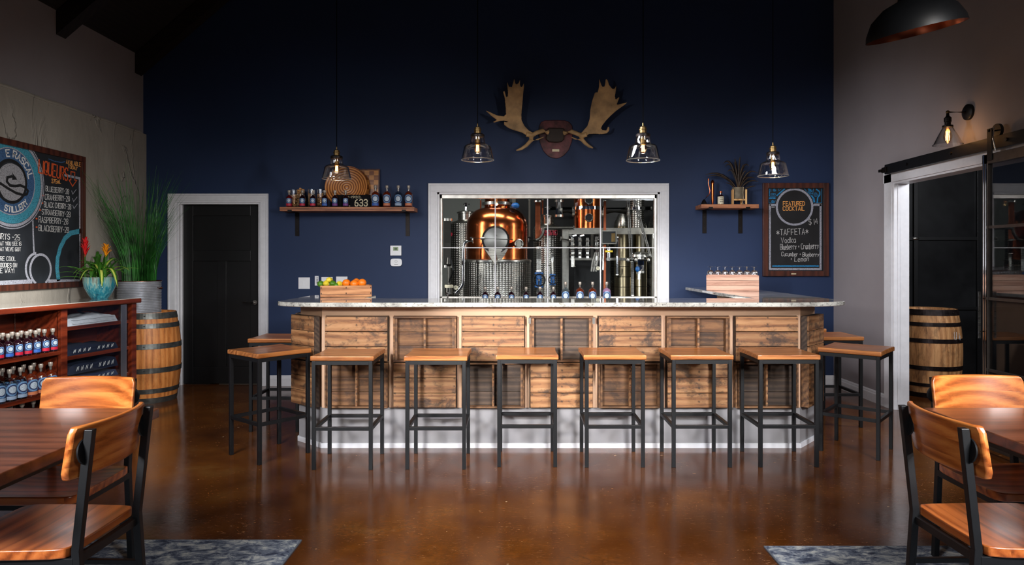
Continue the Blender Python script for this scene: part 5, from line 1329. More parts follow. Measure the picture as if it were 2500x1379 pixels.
def antler(poly, beam, branch, tine, name):
    P = pq(poly); bm = bmesh.new(); vs_ = [bm.verts.new((x, 0, z)) for x, z in P]; f = bm.faces.new(vs_)
    bmesh.ops.triangulate(bm, faces=[f]); bmesh.ops.subdivide_edges(bm, edges=bm.edges[:], cuts=2)
    cxm = sum(p[0] for p in P) / len(P)
    bmesh.ops.triangulate(bm, faces=bm.faces[:])
    ex = bmesh.ops.extrude_face_region(bm, geom=bm.faces[:])
    for v in [g for g in ex['geom'] if isinstance(g, bmesh.types.BMVert)]: v.co.y -= .018
    for v in bm.verts:      # palms cup forward away from the wall
        v.co.y += -.10 - .10 * max(0, v.co.z - 2.75) / .5 - .18 * abs(v.co.x) * .4
    m = MB()
    fy = lambda x, z: -.109 - .10 * max(0, z - 2.75) / .5 - .18 * abs(x) * .4
    def tb(pts, rr):
        q = pq(pts); m.tube([(x, fy(x, z) if abs(x) > .16 else -.05 - .06 * max(0, abs(x) - .05) / .11, z) for x, z in q], rr, 10)
    tb(beam, [.030, .026, .024, .026, .03]); tb(branch, [.026, .022, .02, .016, .008]); tb(tine, [.014, .010, .004])
    me = bpy.data.meshes.new(name); bmesh.ops.recalc_face_normals(bm, faces=bm.faces); bm.to_mesh(me); bm.free()
    b2 = bmesh.new(); b2.from_mesh(me)
    off = len(b2.verts)
    vv = [b2.verts.new(v) for v in m.v]
    for f in m.f:
        try: b2.faces.new([vv[i] for i in f])
        except ValueError: pass
    b2.to_mesh(me); b2.free(); me.materials.append(M['antler'])
    o = bpy.data.objects.new(name, me); COL.objects.link(o); o.parent = am
    r = o.modifiers.new('rm', 'REMESH'); r.mode = 'VOXEL'; r.voxel_size = .0045; r.use_smooth_shade = True
    s = o.modifiers.new('sm', 'SMOOTH'); s.iterations = 4; s.factor = .6
    return o
antler(lp_, [(1100, 655), (1035, 645), (970, 670), (915, 700), (850, 690)], [(915, 690), (900, 760), (850, 815), (790, 855), (735, 872)], [(900, 765), (980, 745), (1050, 712)], 'antler')
antler(rp_, [(1280, 662), (1360, 658), (1430, 685), (1480, 705), (1530, 690)], [(1465, 700), (1480, 750), (1520, 795), (1560, 825), (1602, 845)], [(1470, 755), (1400, 738), (1350, 712)], 'antler')

# ---------------------------------------------------------------- things on the bar and the work counter
def crate_free(name, X, Y, z, w, d, h, n, mat, lb, cat='crate', rz=0):
    o = empty(name, (X, Y, z), rz, lb, cat); g = .0025; ph = h / n
    for k in range(n):
        a, b = k * ph + g / 2, (k + 1) * ph - g / 2
        for yy in (-d / 2, d / 2 - .012): MB().box(-w / 2, w / 2, yy, yy + .012, a, b).build('plank', mat, o, bevel=.0012)
        for xx in (-w / 2, w / 2 - .014): MB().box(xx, xx + .014, -d / 2 + .012, d / 2 - .012, a, b).build('end_board', mat, o)
    MB().box(-w / 2 + .014, w / 2 - .014, -d / 2 + .012, d / 2 - .012, .002, .01).build('crate_floor', mat, o)
    return o
BT = BZ1 + .0005
fc = crate_free('fruit_crate', -1.423, 5.66, BT, .405, .24, .094, 1, M['crate_pine'], 'shallow pine crate filled with citrus fruit on the left end of the bar', 'crate', rad(13))
MB().box(-.2, .2, -.1235, -.12, .02, .023).build('groove_line', M['framewood'], fc)
for x in (-.195, .0, .195):
    for z in (.025, .07): MB().box(x - .003, x + .003, -.1225, -.119, z, z + .012).build('nail', M['black'], fc)
def fruit(name, px, py, r, Y, mat, lb, lemon=False):
    X = wp(px, Y); z = EYE + (CY - py) * Y / F
    o = empty(name, (X, Y, z), random.uniform(0, 3), lb, name, 'citrus fruit in the crate'); m = MB()
    if lemon: m.lathe([(.001, -r * 1.25), (r * .22, -r * 1.12), (r * .7, -r * .75), (r, 0), (r * .7, r * .75), (r * .22, r * 1.12), (.001, r * 1.25)], (0, 0, 0), 18, axis=(1, .3, .1))
    else: m.sphere((0, 0, 0), r, 20, (1, 1, .95))
    m.build('fruit_skin', mat, o); MB().lathe([(.0035, 0), (.002, .002)], (0, -.2 * r, r * .93), 6).build('stem_scar', M['leafdark'], o)
s3 = 3.207; f0 = lambda x, y: (640 + x / s3, 350 + y / s3)
FR = [('lime', 458, 1100, .028, 5.62, 'lime', 'lime at the left end of the fruit crate', False), ('lemon', 500, 1097, .026, 5.61, 'lemon', 'lemon right of the leftmost lime', True), ('lemon', 526, 1070, .026, 5.66, 'lemon', 'topmost lemon of the pile', True),
      ('lime', 553, 1098, .028, 5.62, 'lime', 'lime below the topmost lemon', False), ('lime', 580, 1112, .022, 5.60, 'lime', 'small half hidden lime left of the rightmost lemon', False), ('lemon', 605, 1101, .025, 5.62, 'lemon', 'lemon next to the oranges', True),
      ('orange', 660, 1094, .035, 5.64, 'orange', 'leftmost orange in the fruit crate', False), ('orange', 722, 1100, .035, 5.62, 'orange', 'middle orange at the front of the fruit crate', False), ('orange', 738, 1086, .033, 5.705, 'orange', 'orange half hidden behind the middle one', False), ('orange', 783, 1091, .035, 5.63, 'orange', 'rightmost orange in the fruit crate', False),
      ]
for n_, x, y, r, Y, mt, lb, le in FR: p = f0(x, y); fruit(n_, p[0], p[1], r, Y, M[mt], lb, le)

gc = crate_free('glass_crate', 2.13, 6.80, BT, .49, .30, .152, 3, M['crate_pale'], 'pale slatted crate carrying upturned glasses on the right wing of the bar', 'crate', rad(-16))
MB().box(-.232, .232, -.138, .138, .150, .156).build('crate_lid', M['crate_pale'], gc)
gz = BT + .157
def make_glass():
    o = empty('coupe_glass')
    MB().lathe([(.030, 0), (.0335, .012), (.033, .026), (.022, .040), (.004, .046), (.0035, .068), (.006, .072), (.027, .0745), (.028, .077), (.001, .077)], (0, 0, 0), 20, cap=False).build('glass_form', M['coupeglass'], o)
    return o
g0 = make_glass(); k = 0
for r_ in range(3):
    for c in range(7):
        o = g0 if k == 0 else dup(g0)
        gx_, gy_ = -.205 + c * .0685, -.10 + r_ * .075; o.location = (2.13 + gx_ * cos(rad(-16)) - gy_ * sin(rad(-16)), 6.80 + gx_ * sin(rad(-16)) + gy_ * cos(rad(-16)), gz); k += 1
        tag(o, 'upturned clear stemmed glass, %s from the left in the %s row on the pale crate' % (ORD[c], ('front', 'middle', 'back')[r_]), 'glass', 'upturned glasses on the pale crate')
# bottles along the work counter
BCZ = .9305
for k, px in enumerate((1184.7, 1215, 1248.8, 1284.5, 1318.5, 1351)):
    Y = 7.36; X = wp(px, Y); bottle('s', 'liq_dark', ('band_red', 'band_blue', 'band_red', 'band_blue', 'band_purple', 'band_blue')[k], (X, Y, BCZ), look(X, Y), '%s small dark bottle from the left in front of the window' % ORD[k], 'small bottles in front of the window')
for k, (px, lq) in enumerate(((1380.6, 'liq_clear'), (1415.9, 'liq_amber'), (1446.7, 'liq_amber'), (1481.2, 'liq_pink'))):
    Y = 7.36; X = wp(px, Y); bottle('l', lq, 'band_blue', (X, Y, BCZ), look(X, Y), {'liq_clear': 'tall clear spirit bottle in front of the window', 'liq_pink': 'tall pale violet spirit bottle, rightmost in front of the window'}.get(lq, 'tall amber spirit bottle, %s of the two in front of the window' % ('left' if k == 1 else 'right')), 'tall bottles in front of the window')
fa = empty('counter_tap', (wp(1093, 7.3), 7.3, BCZ), 0, 'short steel tap on the work counter at the left edge of the window', 'tap')
MB().tube([(0, 0, 0), (0, 0, .10), (0, -.03, .13), (0, -.07, .12)], .009, 10).build('spout', M['chrome'], fa); MB().lathe([(.02, 0), (.02, .01), (.011, .014)], (0, 0, 0), 16).build('tap_base', M['chrome'], fa)
MB().tube([(0, 0, .1), (.03, 0, .115)], .004, 8).build('lever', M['chrome'], fa)

# cabinet bottles
BD = ['band_red', 'band_red', 'band_blue', 'band_red', 'band_red', 'band_blue', 'band_red', 'band_red', 'band_red', 'band_blue']
rz = CA
for row, v in (('front', .048), ('back', .135)):
    for k in range(8):
        u = .508 - k * .080 - (.040 if row == 'back' else 0)
        p = cabp(u, v, .6755); bottle('s', 'liq_dark', BD[(k + (3 if row == 'back' else 0)) % 10], p, rz - .25, '%s bottle from the right, %s row of the upper cabinet shelf' % (ORD[k], row), 'small bottles on the upper cabinet shelf')
for row, v in (('front', .058), ('back', .165)):
    for k in range(7):
        u = .498 - k * .092 - (.046 if row == 'back' else 0)
        lq, bd = [('liq_amber', 'band_blue'), ('liq_amber', 'band_orange'), ('liq_amber', 'band_orange'), ('liq_clear', 'band_pale')][min(k, 3)] if k < 8 else ('liq_amber', 'band_orange')
        p = cabp(u, v, .3555); bottle('l', lq, bd, p, rz - .25, '%s tall bottle from the right, %s row of the middle cabinet shelf' % (ORD[k], row), 'tall bottles on the middle cabinet shelf')
for k in range(6):
    p = cabp(.47 - k * .10, .09, .0805); bottle('l', 'liq_clear', 'band_pale', p, rz - .25, '%s tall clear bottle from the right on the lowest cabinet shelf' % ORD[k], 'tall bottles on the lowest cabinet shelf')

# ---------------------------------------------------------------- pendant lamps
def make_pendant():
    o = empty('pendant_lamp'); gz_ = 0.0       # origin at the rim of the shade
    MB().lathe([(.125, 0), (.127, .003), (.106, .100), (.098, .112), (.062, .128), (.056, .140), (.058, .150), (.050, .186), (.046, .190), (.0445, .186), (.053, .150), (.051, .140), (.058, .125), (.096, .108), (.103, .098), (.1225, .003), (.122, 0), (.125, 0)], (0, 0, 0), 48, cap=False).build('glass_shade', M['shadeglass'], o)
    MB().lathe([(.126, -.0028), (.1290, 0), (.126, .0028), (.1230, 0), (.126, -.0028)], (0, 0, .002), 48, cap=False).build('shade_rim', M['rimglass'], o)
    MB().lathe([(.03, .176), (.052, .180), (.054, .196), (.046, .204), (.026, .208)], (0, 0, 0), 32).build('shade_cap', M['bronze'], o)
    MB().lathe([(.021, .120), (.021, .176), (.026, .20), (.026, .228), (.029, .230), (.029, .238), (.024, .242), (.024, .252), (.012, .260), (.006, .262), (.005, .285)], (0, 0, 0), 24).build('socket', M['brass'], o)
    b = MB().lathe([(.001, .052), (.014, .055), (.026, .070), (.030, .090), (.026, .108), (.016, .122), (.014, .130)], (0, 0, 0), 24, cap=False).build('bulb', M['bulbglass'], o)
    for k in range(4):
        a = k * pi / 2; MB().tube([(.008 * cos(a), .008 * sin(a), .118), (.010 * cos(a), .010 * sin(a), .068)], .0022, 6).build('filament', M['filament'], b)
    MB().tube([(0, 0, .284), (0, 0, 1)], .0035, 8).build('cord', M['cord'], o)
    MB().lathe([(.055, 0), (.055, .02), (.01, .03)], (0, 0, 1), 20).build('ceiling_rose', M['bronze'], o)
    return o
P0 = make_pendant()
for k, (px, pyb, w_, lb) in enumerate(((822, 437, 70, 'clear glass pendant lamp, leftmost, hanging in front of the left wall shelf'), (1166, 391, 79.5, 'clear glass pendant lamp left of the antlers'), (1570, 392, 82, 'clear glass pendant lamp right of the antlers'), (1887, 430, 73, 'clear glass pendant lamp, rightmost, hanging above the cocktail chalkboard'))):
    s = w_ / .254; Y = F / s; X = (px - CX) / s; z = EYE + (CY - pyb) / s
    if k == 0: o = P0
    else: o = dup(P0)
    o.location = (X, Y, z); tag(o, lb, 'lamp', 'glass pendant lamps over the bar')
    ztop = zr(X)
    for ch in o.children:
        if ch.name.startswith('cord'):
            m = MB().tube([(0, 0, .284), (0, 0, ztop - z - .03)], .0035, 8); old = ch.data; t2 = m.build('tmp', M['cord']); ch.data = t2.data; bpy.data.objects.remove(t2)
        if ch.name.startswith('ceiling_rose'): ch.location.z = ztop - z - 1 - .045
    l = bpy.data.lights.new('pendant_glow', 'POINT'); l.energy = 3.0; l.color = (1, .62, .3); l.shadow_soft_size = .02
    lo = bpy.data.objects.new('pendant_glow', l); COL.objects.link(lo); lo.location = (X, Y, z + .045)

# wall sconce on the right wall
sc0 = empty('wall_sconce', (XR - .001, 5.32, 2.553), 0, 'black wall sconce with a clear cone shade above the sliding door rail', 'lamp')
MB().lathe([(.062, 0), (.062, .018), (.052, .026), (.02, .030)], (0, 0, 0), 32, axis=(-1, 0, 0)).build('wall_plate', M['black'], sc0)
MB().tube([(-.028, 0, 0), (-.165, 0, .0)], .007, 10).build('arm', M['bronze'], sc0); MB().sphere((-.168, 0, 0), .014, 12).build('swivel', M['brass'], sc0)
MB().lathe([(.010, -.01), (.012, -.03), (.026, -.045), (.026, -.075), (.022, -.080), (.022, -.10), (.038, -.104), (.038, -.118), (.02, -.12)], (-.168, 0, 0), 24).build('socket', M['bronze'], sc0)
MB().lathe([(.036, -.118), (.105, -.252), (.107, -.254), (.1055, -.256), (.034, -.120)], (-.168, 0, 0), 40, cap=False).build('glass_shade', M['shadeglass'], sc0)
b = MB().lathe([(.001, -.245), (.012, -.240), (.030, -.205), (.032, -.185), (.022, -.150), (.013, -.125)], (-.168, 0, 0), 24, cap=False).build('bulb', M['bulbglass'], sc0)
for k in range(5): a = k * 2 * pi / 5; MB().tube([(-.168 + .010 * cos(a), .010 * sin(a), -.15), (-.168 + .013 * cos(a), .013 * sin(a), -.22)], .0016, 6).build('filament', M['filament'], b)
l = bpy.data.lights.new('sconce_glow', 'POINT'); l.energy = 1.4; l.color = (1, .6, .28); l.shadow_soft_size = .02
lo = bpy.data.objects.new('sconce_glow', l); COL.objects.link(lo); lo.location = (XR - .169, 5.32, 2.553 - .19)

# big dome lamp near the ceiling at the top right
dm = empty('dome_lamp', (1.98, 3.4, 2.535), 0, 'large dark dome pendant lamp with a copper inside at the top right', 'lamp')
dm.rotation_euler = (rad(6), rad(-12), 0)
MB().lathe([(.225, 0), (.22, .03), (.19, .09), (.13, .14), (.06, .165), (.05, .20), (.03, .22), (.02, .28)], (0, 0, 0), 48, cap=False).build('dome_shade', M['black'], dm)
MB().lathe([(.223, .0), (.217, .03), (.186, .088), (.127, .137), (.001, .16)], (0, 0, 0), 48, cap=False).build('dome_lining', M['dkcopper'], dm)
MB().sphere((0, 0, .07), .045, 16).build('bulb', M['plastic'], dm)
MB().tube([(0, 0, .28), (-.35, .1, zr(1.98) - 2.56)], .006, 8).build('cord', M['cord'], dm)

# ================================================================ the still room
def q5(x, y, Y):      # crop5 pixel -> world at depth Y
    px = 1040 + x / 4.057; py = 430 + y / 4.057
    return Vector(((px - CX) * Y / F, Y, EYE + (CY - py) * Y / F))
def r5(w, Y): return w / 4.057 * Y / F
Y = 9.25; c = q5(705, 828, Y); R = r5(302, Y); z0 = c.z
cs = empty('copper_still', (c.x, Y, 0), 0, 'large copper pot still with a round steel manway behind the window', 'still')
zs = q5(705, 470, Y).z; zn = q5(705, 318, Y).z; rn = r5(130, Y)
prof = [(R, z0), (R, zs - .05)]
for k in range(1, 13):
    t = k / 12 * pi / 2; prof.append((rn + (R - rn) * cos(t), zs - .05 + (zn - zs + .05) * sin(t)))
prof += [(rn * .94, zn + .03), (rn * .94, zn + .9)]
MB().lathe(prof, (0, 0, 0), 72).build('copper_body', M['copper'], cs)
MB().lathe([(rn, q5(0, 290, Y).z), (rn + .03, q5(0, 290, Y).z), (rn + .03, q5(0, 262, Y).z), (rn, q5(0, 262, Y).z)], (0, 0, 0), 48, cap=False, smooth=False).build('neck_clamp', M['steel'], cs)
MB().lathe([(R + .045, 0), (R + .045, z0 - .02), (R + .03, z0 + .004), (R, z0 + .008)], (0, 0, 0), 96).build('dimpled_jacket', M['plate'], cs)
MB().lathe([(R + .048, z0 - .035), (R + .05, z0 - .03), (R + .05, z0 - .005), (R + .03, z0 + .005)], (0, 0, 0), 72, cap=False).build('jacket_rim', M['steel'], cs)
mc = q5(690, 628, Y) - Vector((c.x, Y, 0)); rm = r5(138, Y - R); fr = -R
mc = q5(690, 628, Y - R) - Vector((c.x, Y, 0))
MB().lathe([(rm, -.10), (rm, .012), (rm - .012, .022), (rm * .9, .020), (rm * .86, .032), (rm * .5, .046), (.001, .05)], mc, 48, axis=(0, -1, 0)).build('manway_door', M['manway'], cs)
MB().ring(mc + Vector((0, -.022, 0)), rm * .9, rm, (0, -1, 0), .012).build('manway_rim', M['chrome'], cs)
v = [q5(x, y, Y - R - .0) - Vector((c.x, Y, 0)) for x, y in ((556, 690), (822, 720), (720, 872), (655, 872))]
fpt = [p + Vector((0, -.02, 0)) for p in v]; fpt[0].y += .06; fpt[1].y += .06; mid = (v[0] + v[1]) / 2 + Vector((0, -.10, -.02)); lowm = (v[2] + v[3]) / 2 + Vector((0, -.11, 0))
m = MB(); m.add([fpt[0], mid, fpt[1], fpt[2], lowm, fpt[3], v[0] + Vector((0, .2, 0)), v[1] + Vector((0, .2, 0))], [(0, 5, 4, 1), (1, 4, 3, 2), (3, 4, 5), (0, 6, 5), (2, 3, 7)])
m.build('discharge_chute', M['steel'], cs, weld=False)
yy = mc.y - .06
b0 = q5(450, 612, Y + yy) - Vector((c.x, Y, 0)); b1 = q5(860, 628, Y + yy) - Vector((c.x, Y, 0)); b0.y = b1.y = yy
MB().tube([b0, b1], .006, 8).build('door_bar', M['darksteel'], cs); MB().sphere(b0, .018, 12, (1.3, 1, .8)).build('bar_knob', M['black'], cs)
MB().lathe([(.018, 0), (.018, .05)], (b0 + (b1 - b0) * .22), 12, axis=(1, 0, 0)).build('bar_clamp', M['steel'], cs)
MB().ribbon([mc + Vector((x * .1, -.05, z * .1)) for x, z in ((-.1, .55), (.0, .62), (.12, .55), (.2, .45))], .008, (0, -1, 0), .002).build('embossed_mark', M['darksteel'], cs)
sp0 = q5(860, 670, Y - R * .8) - Vector((c.x, Y, 0)); sd = Vector((.55, -.85, -.02)).normalized()
MB().tube([sp0 - sd * .1, sp0 + sd * .14], r5(52, Y - R), 32).build('sight_port', M['dkcopper'], cs)
e_ = sp0 + sd * .14; MB().lathe([(.045, 0), (.062, .0), (.062, .02), (.05, .022), (.045, .018)], e_, 32, axis=sd, cap=False).build('port_ring', M['steel'], cs); MB().disc(e_ + sd * .006, .05, sd, .003).build('port_glass', M['greysteel'], cs)
bl = q5(885, 292, Y - .2) - Vector((c.x, Y, 0)); MB().sphere(bl, .05, 14, (1.1, .8, .8)).build('blue_cap', M['bluepaint'], cs)
# product pipe right of the dome
def pipe(nm, pts, Yd, r, mat, lb, cat='pipe', grp=None, n=12):
    P = [q5(*(p[:2]), p[2] if len(p) > 2 else Yd) for p in pts]; o = empty(nm, (P[0].x, P[0].y, 0), 0, lb, cat, grp); b = Vector((P[0].x, P[0].y, 0))
    # round the corners
    Q = [P[0]]
    for a, bb_, cc in zip(P, P[1:], P[2:]):
        d1_ = (a - bb_); d2_ = (cc - bb_); k = min(.06, d1_.length * .4, d2_.length * .4)
        s1 = bb_ + d1_.normalized() * k; s2 = bb_ + d2_.normalized() * k
        for i in range(6): t = i / 5; Q.append(s1 * (1 - t) ** 2 + bb_ * 2 * t * (1 - t) + s2 * t * t)
    Q.append(P[-1]); MB().tube([p - b for p in Q], r, n).build('pipe_run', mat, o)
    for p, q in ((Q[0], Q[1]), (Q[-1], Q[-2])):
        d = (q - p).normalized(); MB().lathe([(r, 0), (r * 1.45, 0), (r * 1.45, r * .7), (r, r * .7)], p - b, n, axis=d, cap=False, smooth=False).build('pipe_clamp', M['steel'], o)
    return o
def tank(nm, x0, x1, ytop, Yd, mat, lb, lid=True, ybot=None, seams=(), cone=0, cat='tank', grp=None, logo=None):
    cx_ = (x0 + x1) / 2; a = q5(cx_, ytop, Yd); R = r5((x1 - x0) / 2, Yd); o = empty(nm, (a.x, Yd, 0), 0, lb, cat, grp)
    zb = q5(cx_, ybot, Yd).z if ybot else 0
    MB().lathe([(R, zb), (R, a.z - .02), (R * .985, a.z)], (0, 0, 0), 64).build('tank_wall', mat, o)
    top = [(R * .985, a.z), (R * .9, a.z + .03 + cone * .3), (R * .45, a.z + .07 + cone), (.001, a.z + .08 + cone)]
    MB().lathe(top, (0, 0, 0), 64).build('tank_lid', M['steel'], o)
    for z in seams: MB().lathe([(R + .002, z), (R + .006, z + .004), (R + .002, z + .008)], (0, 0, 0), 64, cap=False).build('weld_seam', M['darksteel'], o)
    if lid:
        zz = a.z + .06 + cone
        MB().lathe([(R * .5, zz), (R * .5, zz + .10), (R * .56, zz + .105), (R * .56, zz + .125), (R * .4, zz + .14), (.001, zz + .16)], (0, 0, 0), 40).build('hatch', M['steel'], o)
        MB().tube([(0, -.05, zz + .14), (0, -.05, zz + .26)], .018, 10).build('vent_valve', M['chrome'], o); MB().tube([(-.04, -.05, zz + .24), (.06, -.05, zz + .24)], .012, 8).build('valve_lever', M['chrome'], o)
    return o, R, a
tL, RL, aL_ = tank('storage_tank', 235, 560, 478, 10.3, M['plate'], 'dimpled steel tank with a hatch on its lid, left behind the copper still')
m_ = MB(); m_.disc((-RL * .72 - .03, -RL * .72, q5(0, 570, 9.9).z), .028, (-.6, -.8, 0), .004); m_.build('round_logo', M['redprint'], tL)
tM, RM, aM = tank('storage_tank', 1065, 1335, 520, 9.7, M['plate'], 'dimpled steel tank with red maker lettering between the still and the steel stand')
lettering('Letina', (-RM * .52, -RM - .012, q5(0, 577, 9.35).z), (1, 0, 0), (0, 0, 1), .085, M['redprint'], tM, 'maker_lettering', w=.018, fit=RM * 1.15, th=.004)
tank('storage_tank', 1860, 2030, 500, 10.2, M['tan_steel'], 'warm toned steel tank standing right behind the steel stand', False, seams=(.45, .62, .8, 1.0, 1.15, 1.3), cone=.12)
tank('storage_tank', 2048, 2190, 520, 10.3, M['tan_steel'], 'slim warm toned steel tank near the right edge of the window', False, seams=(.5, .75, 1.0, 1.25), cone=.1)
tank('storage_tank', 2200, 2420, 490, 10.5, M['steel'], 'bright steel tank cut by the right edge of the window', False, seams=(.6, 1.0), cone=.1)
tank('storage_tank', 1660, 1860, 560, 11.0, M['plate'], 'dimpled tank in the dark behind the steel stand', False)
# copper column on the stand
Yc = 9.4; cc = q5(1602, 525, Yc); Rc = r5(138, Yc)
co = empty('copper_column', (cc.x, Yc, cc.z), 0, 'copper distilling column with round sight glasses standing on the steel stand', 'still column')
MB().lathe([(Rc, .001), (Rc, 1.6)], (0, 0, 0), 56).build('copper_tube', M['copper'], co)
for y in (322, 90): z = q5(0, y, Yc).z - cc.z; MB().lathe([(Rc, z - .022), (Rc + .025, z - .022), (Rc + .025, z + .022), (Rc, z + .022)], (0, 0, 0), 48, cap=False, smooth=False).build('clamp_ring', M['chrome'], co)
for y in (412, 240):
    p = q5(1615, y, Yc - Rc) - cc; p = Vector((p.x, -Rc + .0, p.z)); g = MB().lathe([(.058, -.04), (.058, .018), (.050, .024), (.042, .018)], p, 32, axis=(0, -1, 0), cap=False).build('sight_glass_rim', M['darksteel'], co)
    MB().disc(p + Vector((0, -.012, 0)), .046, (0, -1, 0), .003).build('sight_glass', M['black'], g)
pc = q5(2088, 525, 9.5); Rp = r5(72, 9.5)
pk = empty('steel_column', (pc.x, 9.5, pc.z), 0, 'dimpled steel column standing on the right end of the stand', 'still column')
MB().lathe([(Rp, .001), (Rp, 1.5)], (0, 0, 0), 48).build('dimpled_tube', M['plate'], pk)
z = q5(0, 322, 9.5).z - pc.z; MB().lathe([(Rp, z - .02), (Rp + .02, z - .02), (Rp + .02, z + .02), (Rp, z + .02)], (0, 0, 0), 40, cap=False, smooth=False).build('clamp_ring', M['chrome'], pk)
# steel stand
st = empty('steel_stand', (0, 9.15, 0), 0, 'satin grey square tube stand carrying the copper column', 'stand')
def seg(x0, y0_, x1, y1_, Yd, w, nm='rail'):
    a = q5(x0, y0_, Yd); b = q5(x1, y1_, Yd); a.y -= 9.15; b.y -= 9.15
    if nm == 'post': b.z = 0
    MB().bar(a, b, w, w).build(nm, M['greysteel'], st, bevel=.003)
seg(1380, 530, 1380, 1200, 9.15, .085, 'post'); seg(2260, 548, 2262, 1200, 9.65, .08, 'post'); seg(1360, 548, 2260, 548, 9.15, .075); seg(1400, 548, 2270, 548, 9.75, .07); seg(1420, 820, 2060, 822, 9.2, .035, 'cross_rail')
seg(1395, 560, 1450, 600, 9.15, .03, 'brace')
MB().box(q5(1365, 0, 9.15).x, q5(2290, 0, 9.4).x, -.04, .72, pc.z - .012, pc.z - .001).build('stand_deck', M['greysteel'], st)
MB().box(q5(1480, 0, 9.6).x, q5(1850, 0, 9.6).x, .7, .75, .3, q5(0, 840, 9.85).z).build('back_sheet', M['black'], st)
# pipework
pipe('vertical_pipe', [(213, 420), (213, 905)], 8.9, .045, M['darksteel'], 'thick dull steel pipe standing at the left edge of the window', 'pipe', 'still room pipes', 20)
pipe('steel_elbow_pipe', [(470, 640), (385, 650), (372, 720), (368, 1080), (290, 1165)], 8.75, .022, M['chrome'], 'polished steel pipe bending down at the left of the copper still', 'pipe', 'still room pipes')
pipe('copper_pipe', [(1772, 240), (1770, 1180)], 9.05, .016, M['dkcopper'], 'thin vertical copper pipe passing in front of the steel stand', 'pipe', 'still room pipes')
pipe('steel_pipe', [(1010, 635), (1120, 632), (1160, 560), (1165, 515), (1470, 512)], 9.0, .020, M['darksteel'], 'steel pipe running from the still over to the copper column', 'pipe', 'still room pipes')
pipe('steel_pipe', [(1325, 350), (1470, 355)], 9.4, .045, M['darksteel'], 'short thick pipe joining the copper column at its clamp', 'pipe', 'still room pipes', 18)
pipe('steel_pipe', [(1318, 235), (1318, 405)], 9.35, .045, M['chrome'], 'bright vertical pipe end left of the copper column', 'pipe', 'still room pipes', 18)
pipe('steel_pipe', [(1735, 352), (2010, 350)], 9.5, .055, M['darksteel'], 'thick dull pipe between the copper column and the dimpled column', 'pipe', 'still room pipes', 18)
pipe('copper_pipe', [(1108, 240), (1108, 640)], 9.13, .034, M['dkcopper'], 'vertical aged copper pipe right of the copper still', 'pipe', 'still room pipes', 16)
pipe('steel_pipe', [(1118, 700), (1118, 945)], 8.9, .030, M['steel'], 'vertical steel pipe above the larger blue wheel valve', 'pipe', 'still room pipes', 16)
pipe('steel_pipe', [(1250, 760), (1252, 880), (1255, 970)], 8.9, .016, M['steel'], 'thin vertical pipe above the smaller blue wheel valve', 'pipe', 'still room pipes')
pipe('steel_pipe', [(1120, 883), (1240, 883)], 8.9, .010, M['steel'], 'thin level pipe linking the two valve pipes', 'pipe', 'still room pipes')
pipe('steel_pipe', [(1330, 618), (1460, 640), (1460, 900)], 9.0, .020, M['steel'], 'steel pipe dropping beside the stand post', 'pipe', 'still room pipes')
pipe('copper_pipe', [(542, 232), (542, 420)], 10.9, .012, M['dkcopper'], 'thin copper pipe on the wall left of the still neck', 'pipe', 'still room pipes')
pipe('copper_pipe', [(1155, 232), (1155, 400)], 10.6, .012, M['dkcopper'], 'thin copper pipe on the far wall right of the still', 'pipe', 'still room pipes')
pipe('conduit', [(1025, 232), (1025, 600)], 10.4, .014, M['greysteel'], 'pale conduit on the far wall right of the still', 'pipe', 'still room pipes')
pipe('black_duct', [(1215, 318), (2235, 318)], 11.0, .03, M['black'], 'black horizontal duct along the far wall', 'pipe', 'still room pipes')
pipe('steel_hose', [(1690, 710), (1688, 900), (1720, 960), (1755, 930), (1756, 700)], 9.04, .015, M['chrome'], 'polished looped pipe below the right manifold valve', 'pipe', 'still room pipes')
pipe('steel_pipe', [(1893, 600), (1893, 980)], 9.0, .017, M['chrome'], 'bright thin pipe with clamps in front of the warm toned tank', 'pipe', 'still room pipes')
pipe('steel_pipe', [(2045, 840), (2045, 1185)], 9.0, .02, M['steel'], 'vertical steel pipe below the foot of the ladder', 'pipe', 'still room pipes')
pipe('steel_pipe', [(2128, 800), (2128, 960)], 8.9, .042, M['chrome'], 'short thick bright cylinder hanging under its flange at the right', 'pipe', 'still room pipes', 18)
pipe('dark_pipe', [(2148, 560), (2148, 760)], 9.0, .02, M['darksteel'], 'dull pipe above the bright cylinder at the right', 'pipe', 'still room pipes')
a = q5(2128, 785, 8.9); o = empty('flange', (a.x, 8.9, a.z), 0, 'wide steel flange above the bright cylinder at the right', 'flange'); MB().lathe([(.13, -.025), (.145, -.02), (.145, .012), (.12, .03), (.04, .05)], (0, 0, 0), 40).build('flange_disc', M['steel'], o)
for k in range(6): MB().lathe([(.01, 0), (.01, .02)], (.12 * cos(k * pi / 3 + .3), .12 * sin(k * pi / 3 + .3), .012), 6).build('bolt', M['chrome'], o)
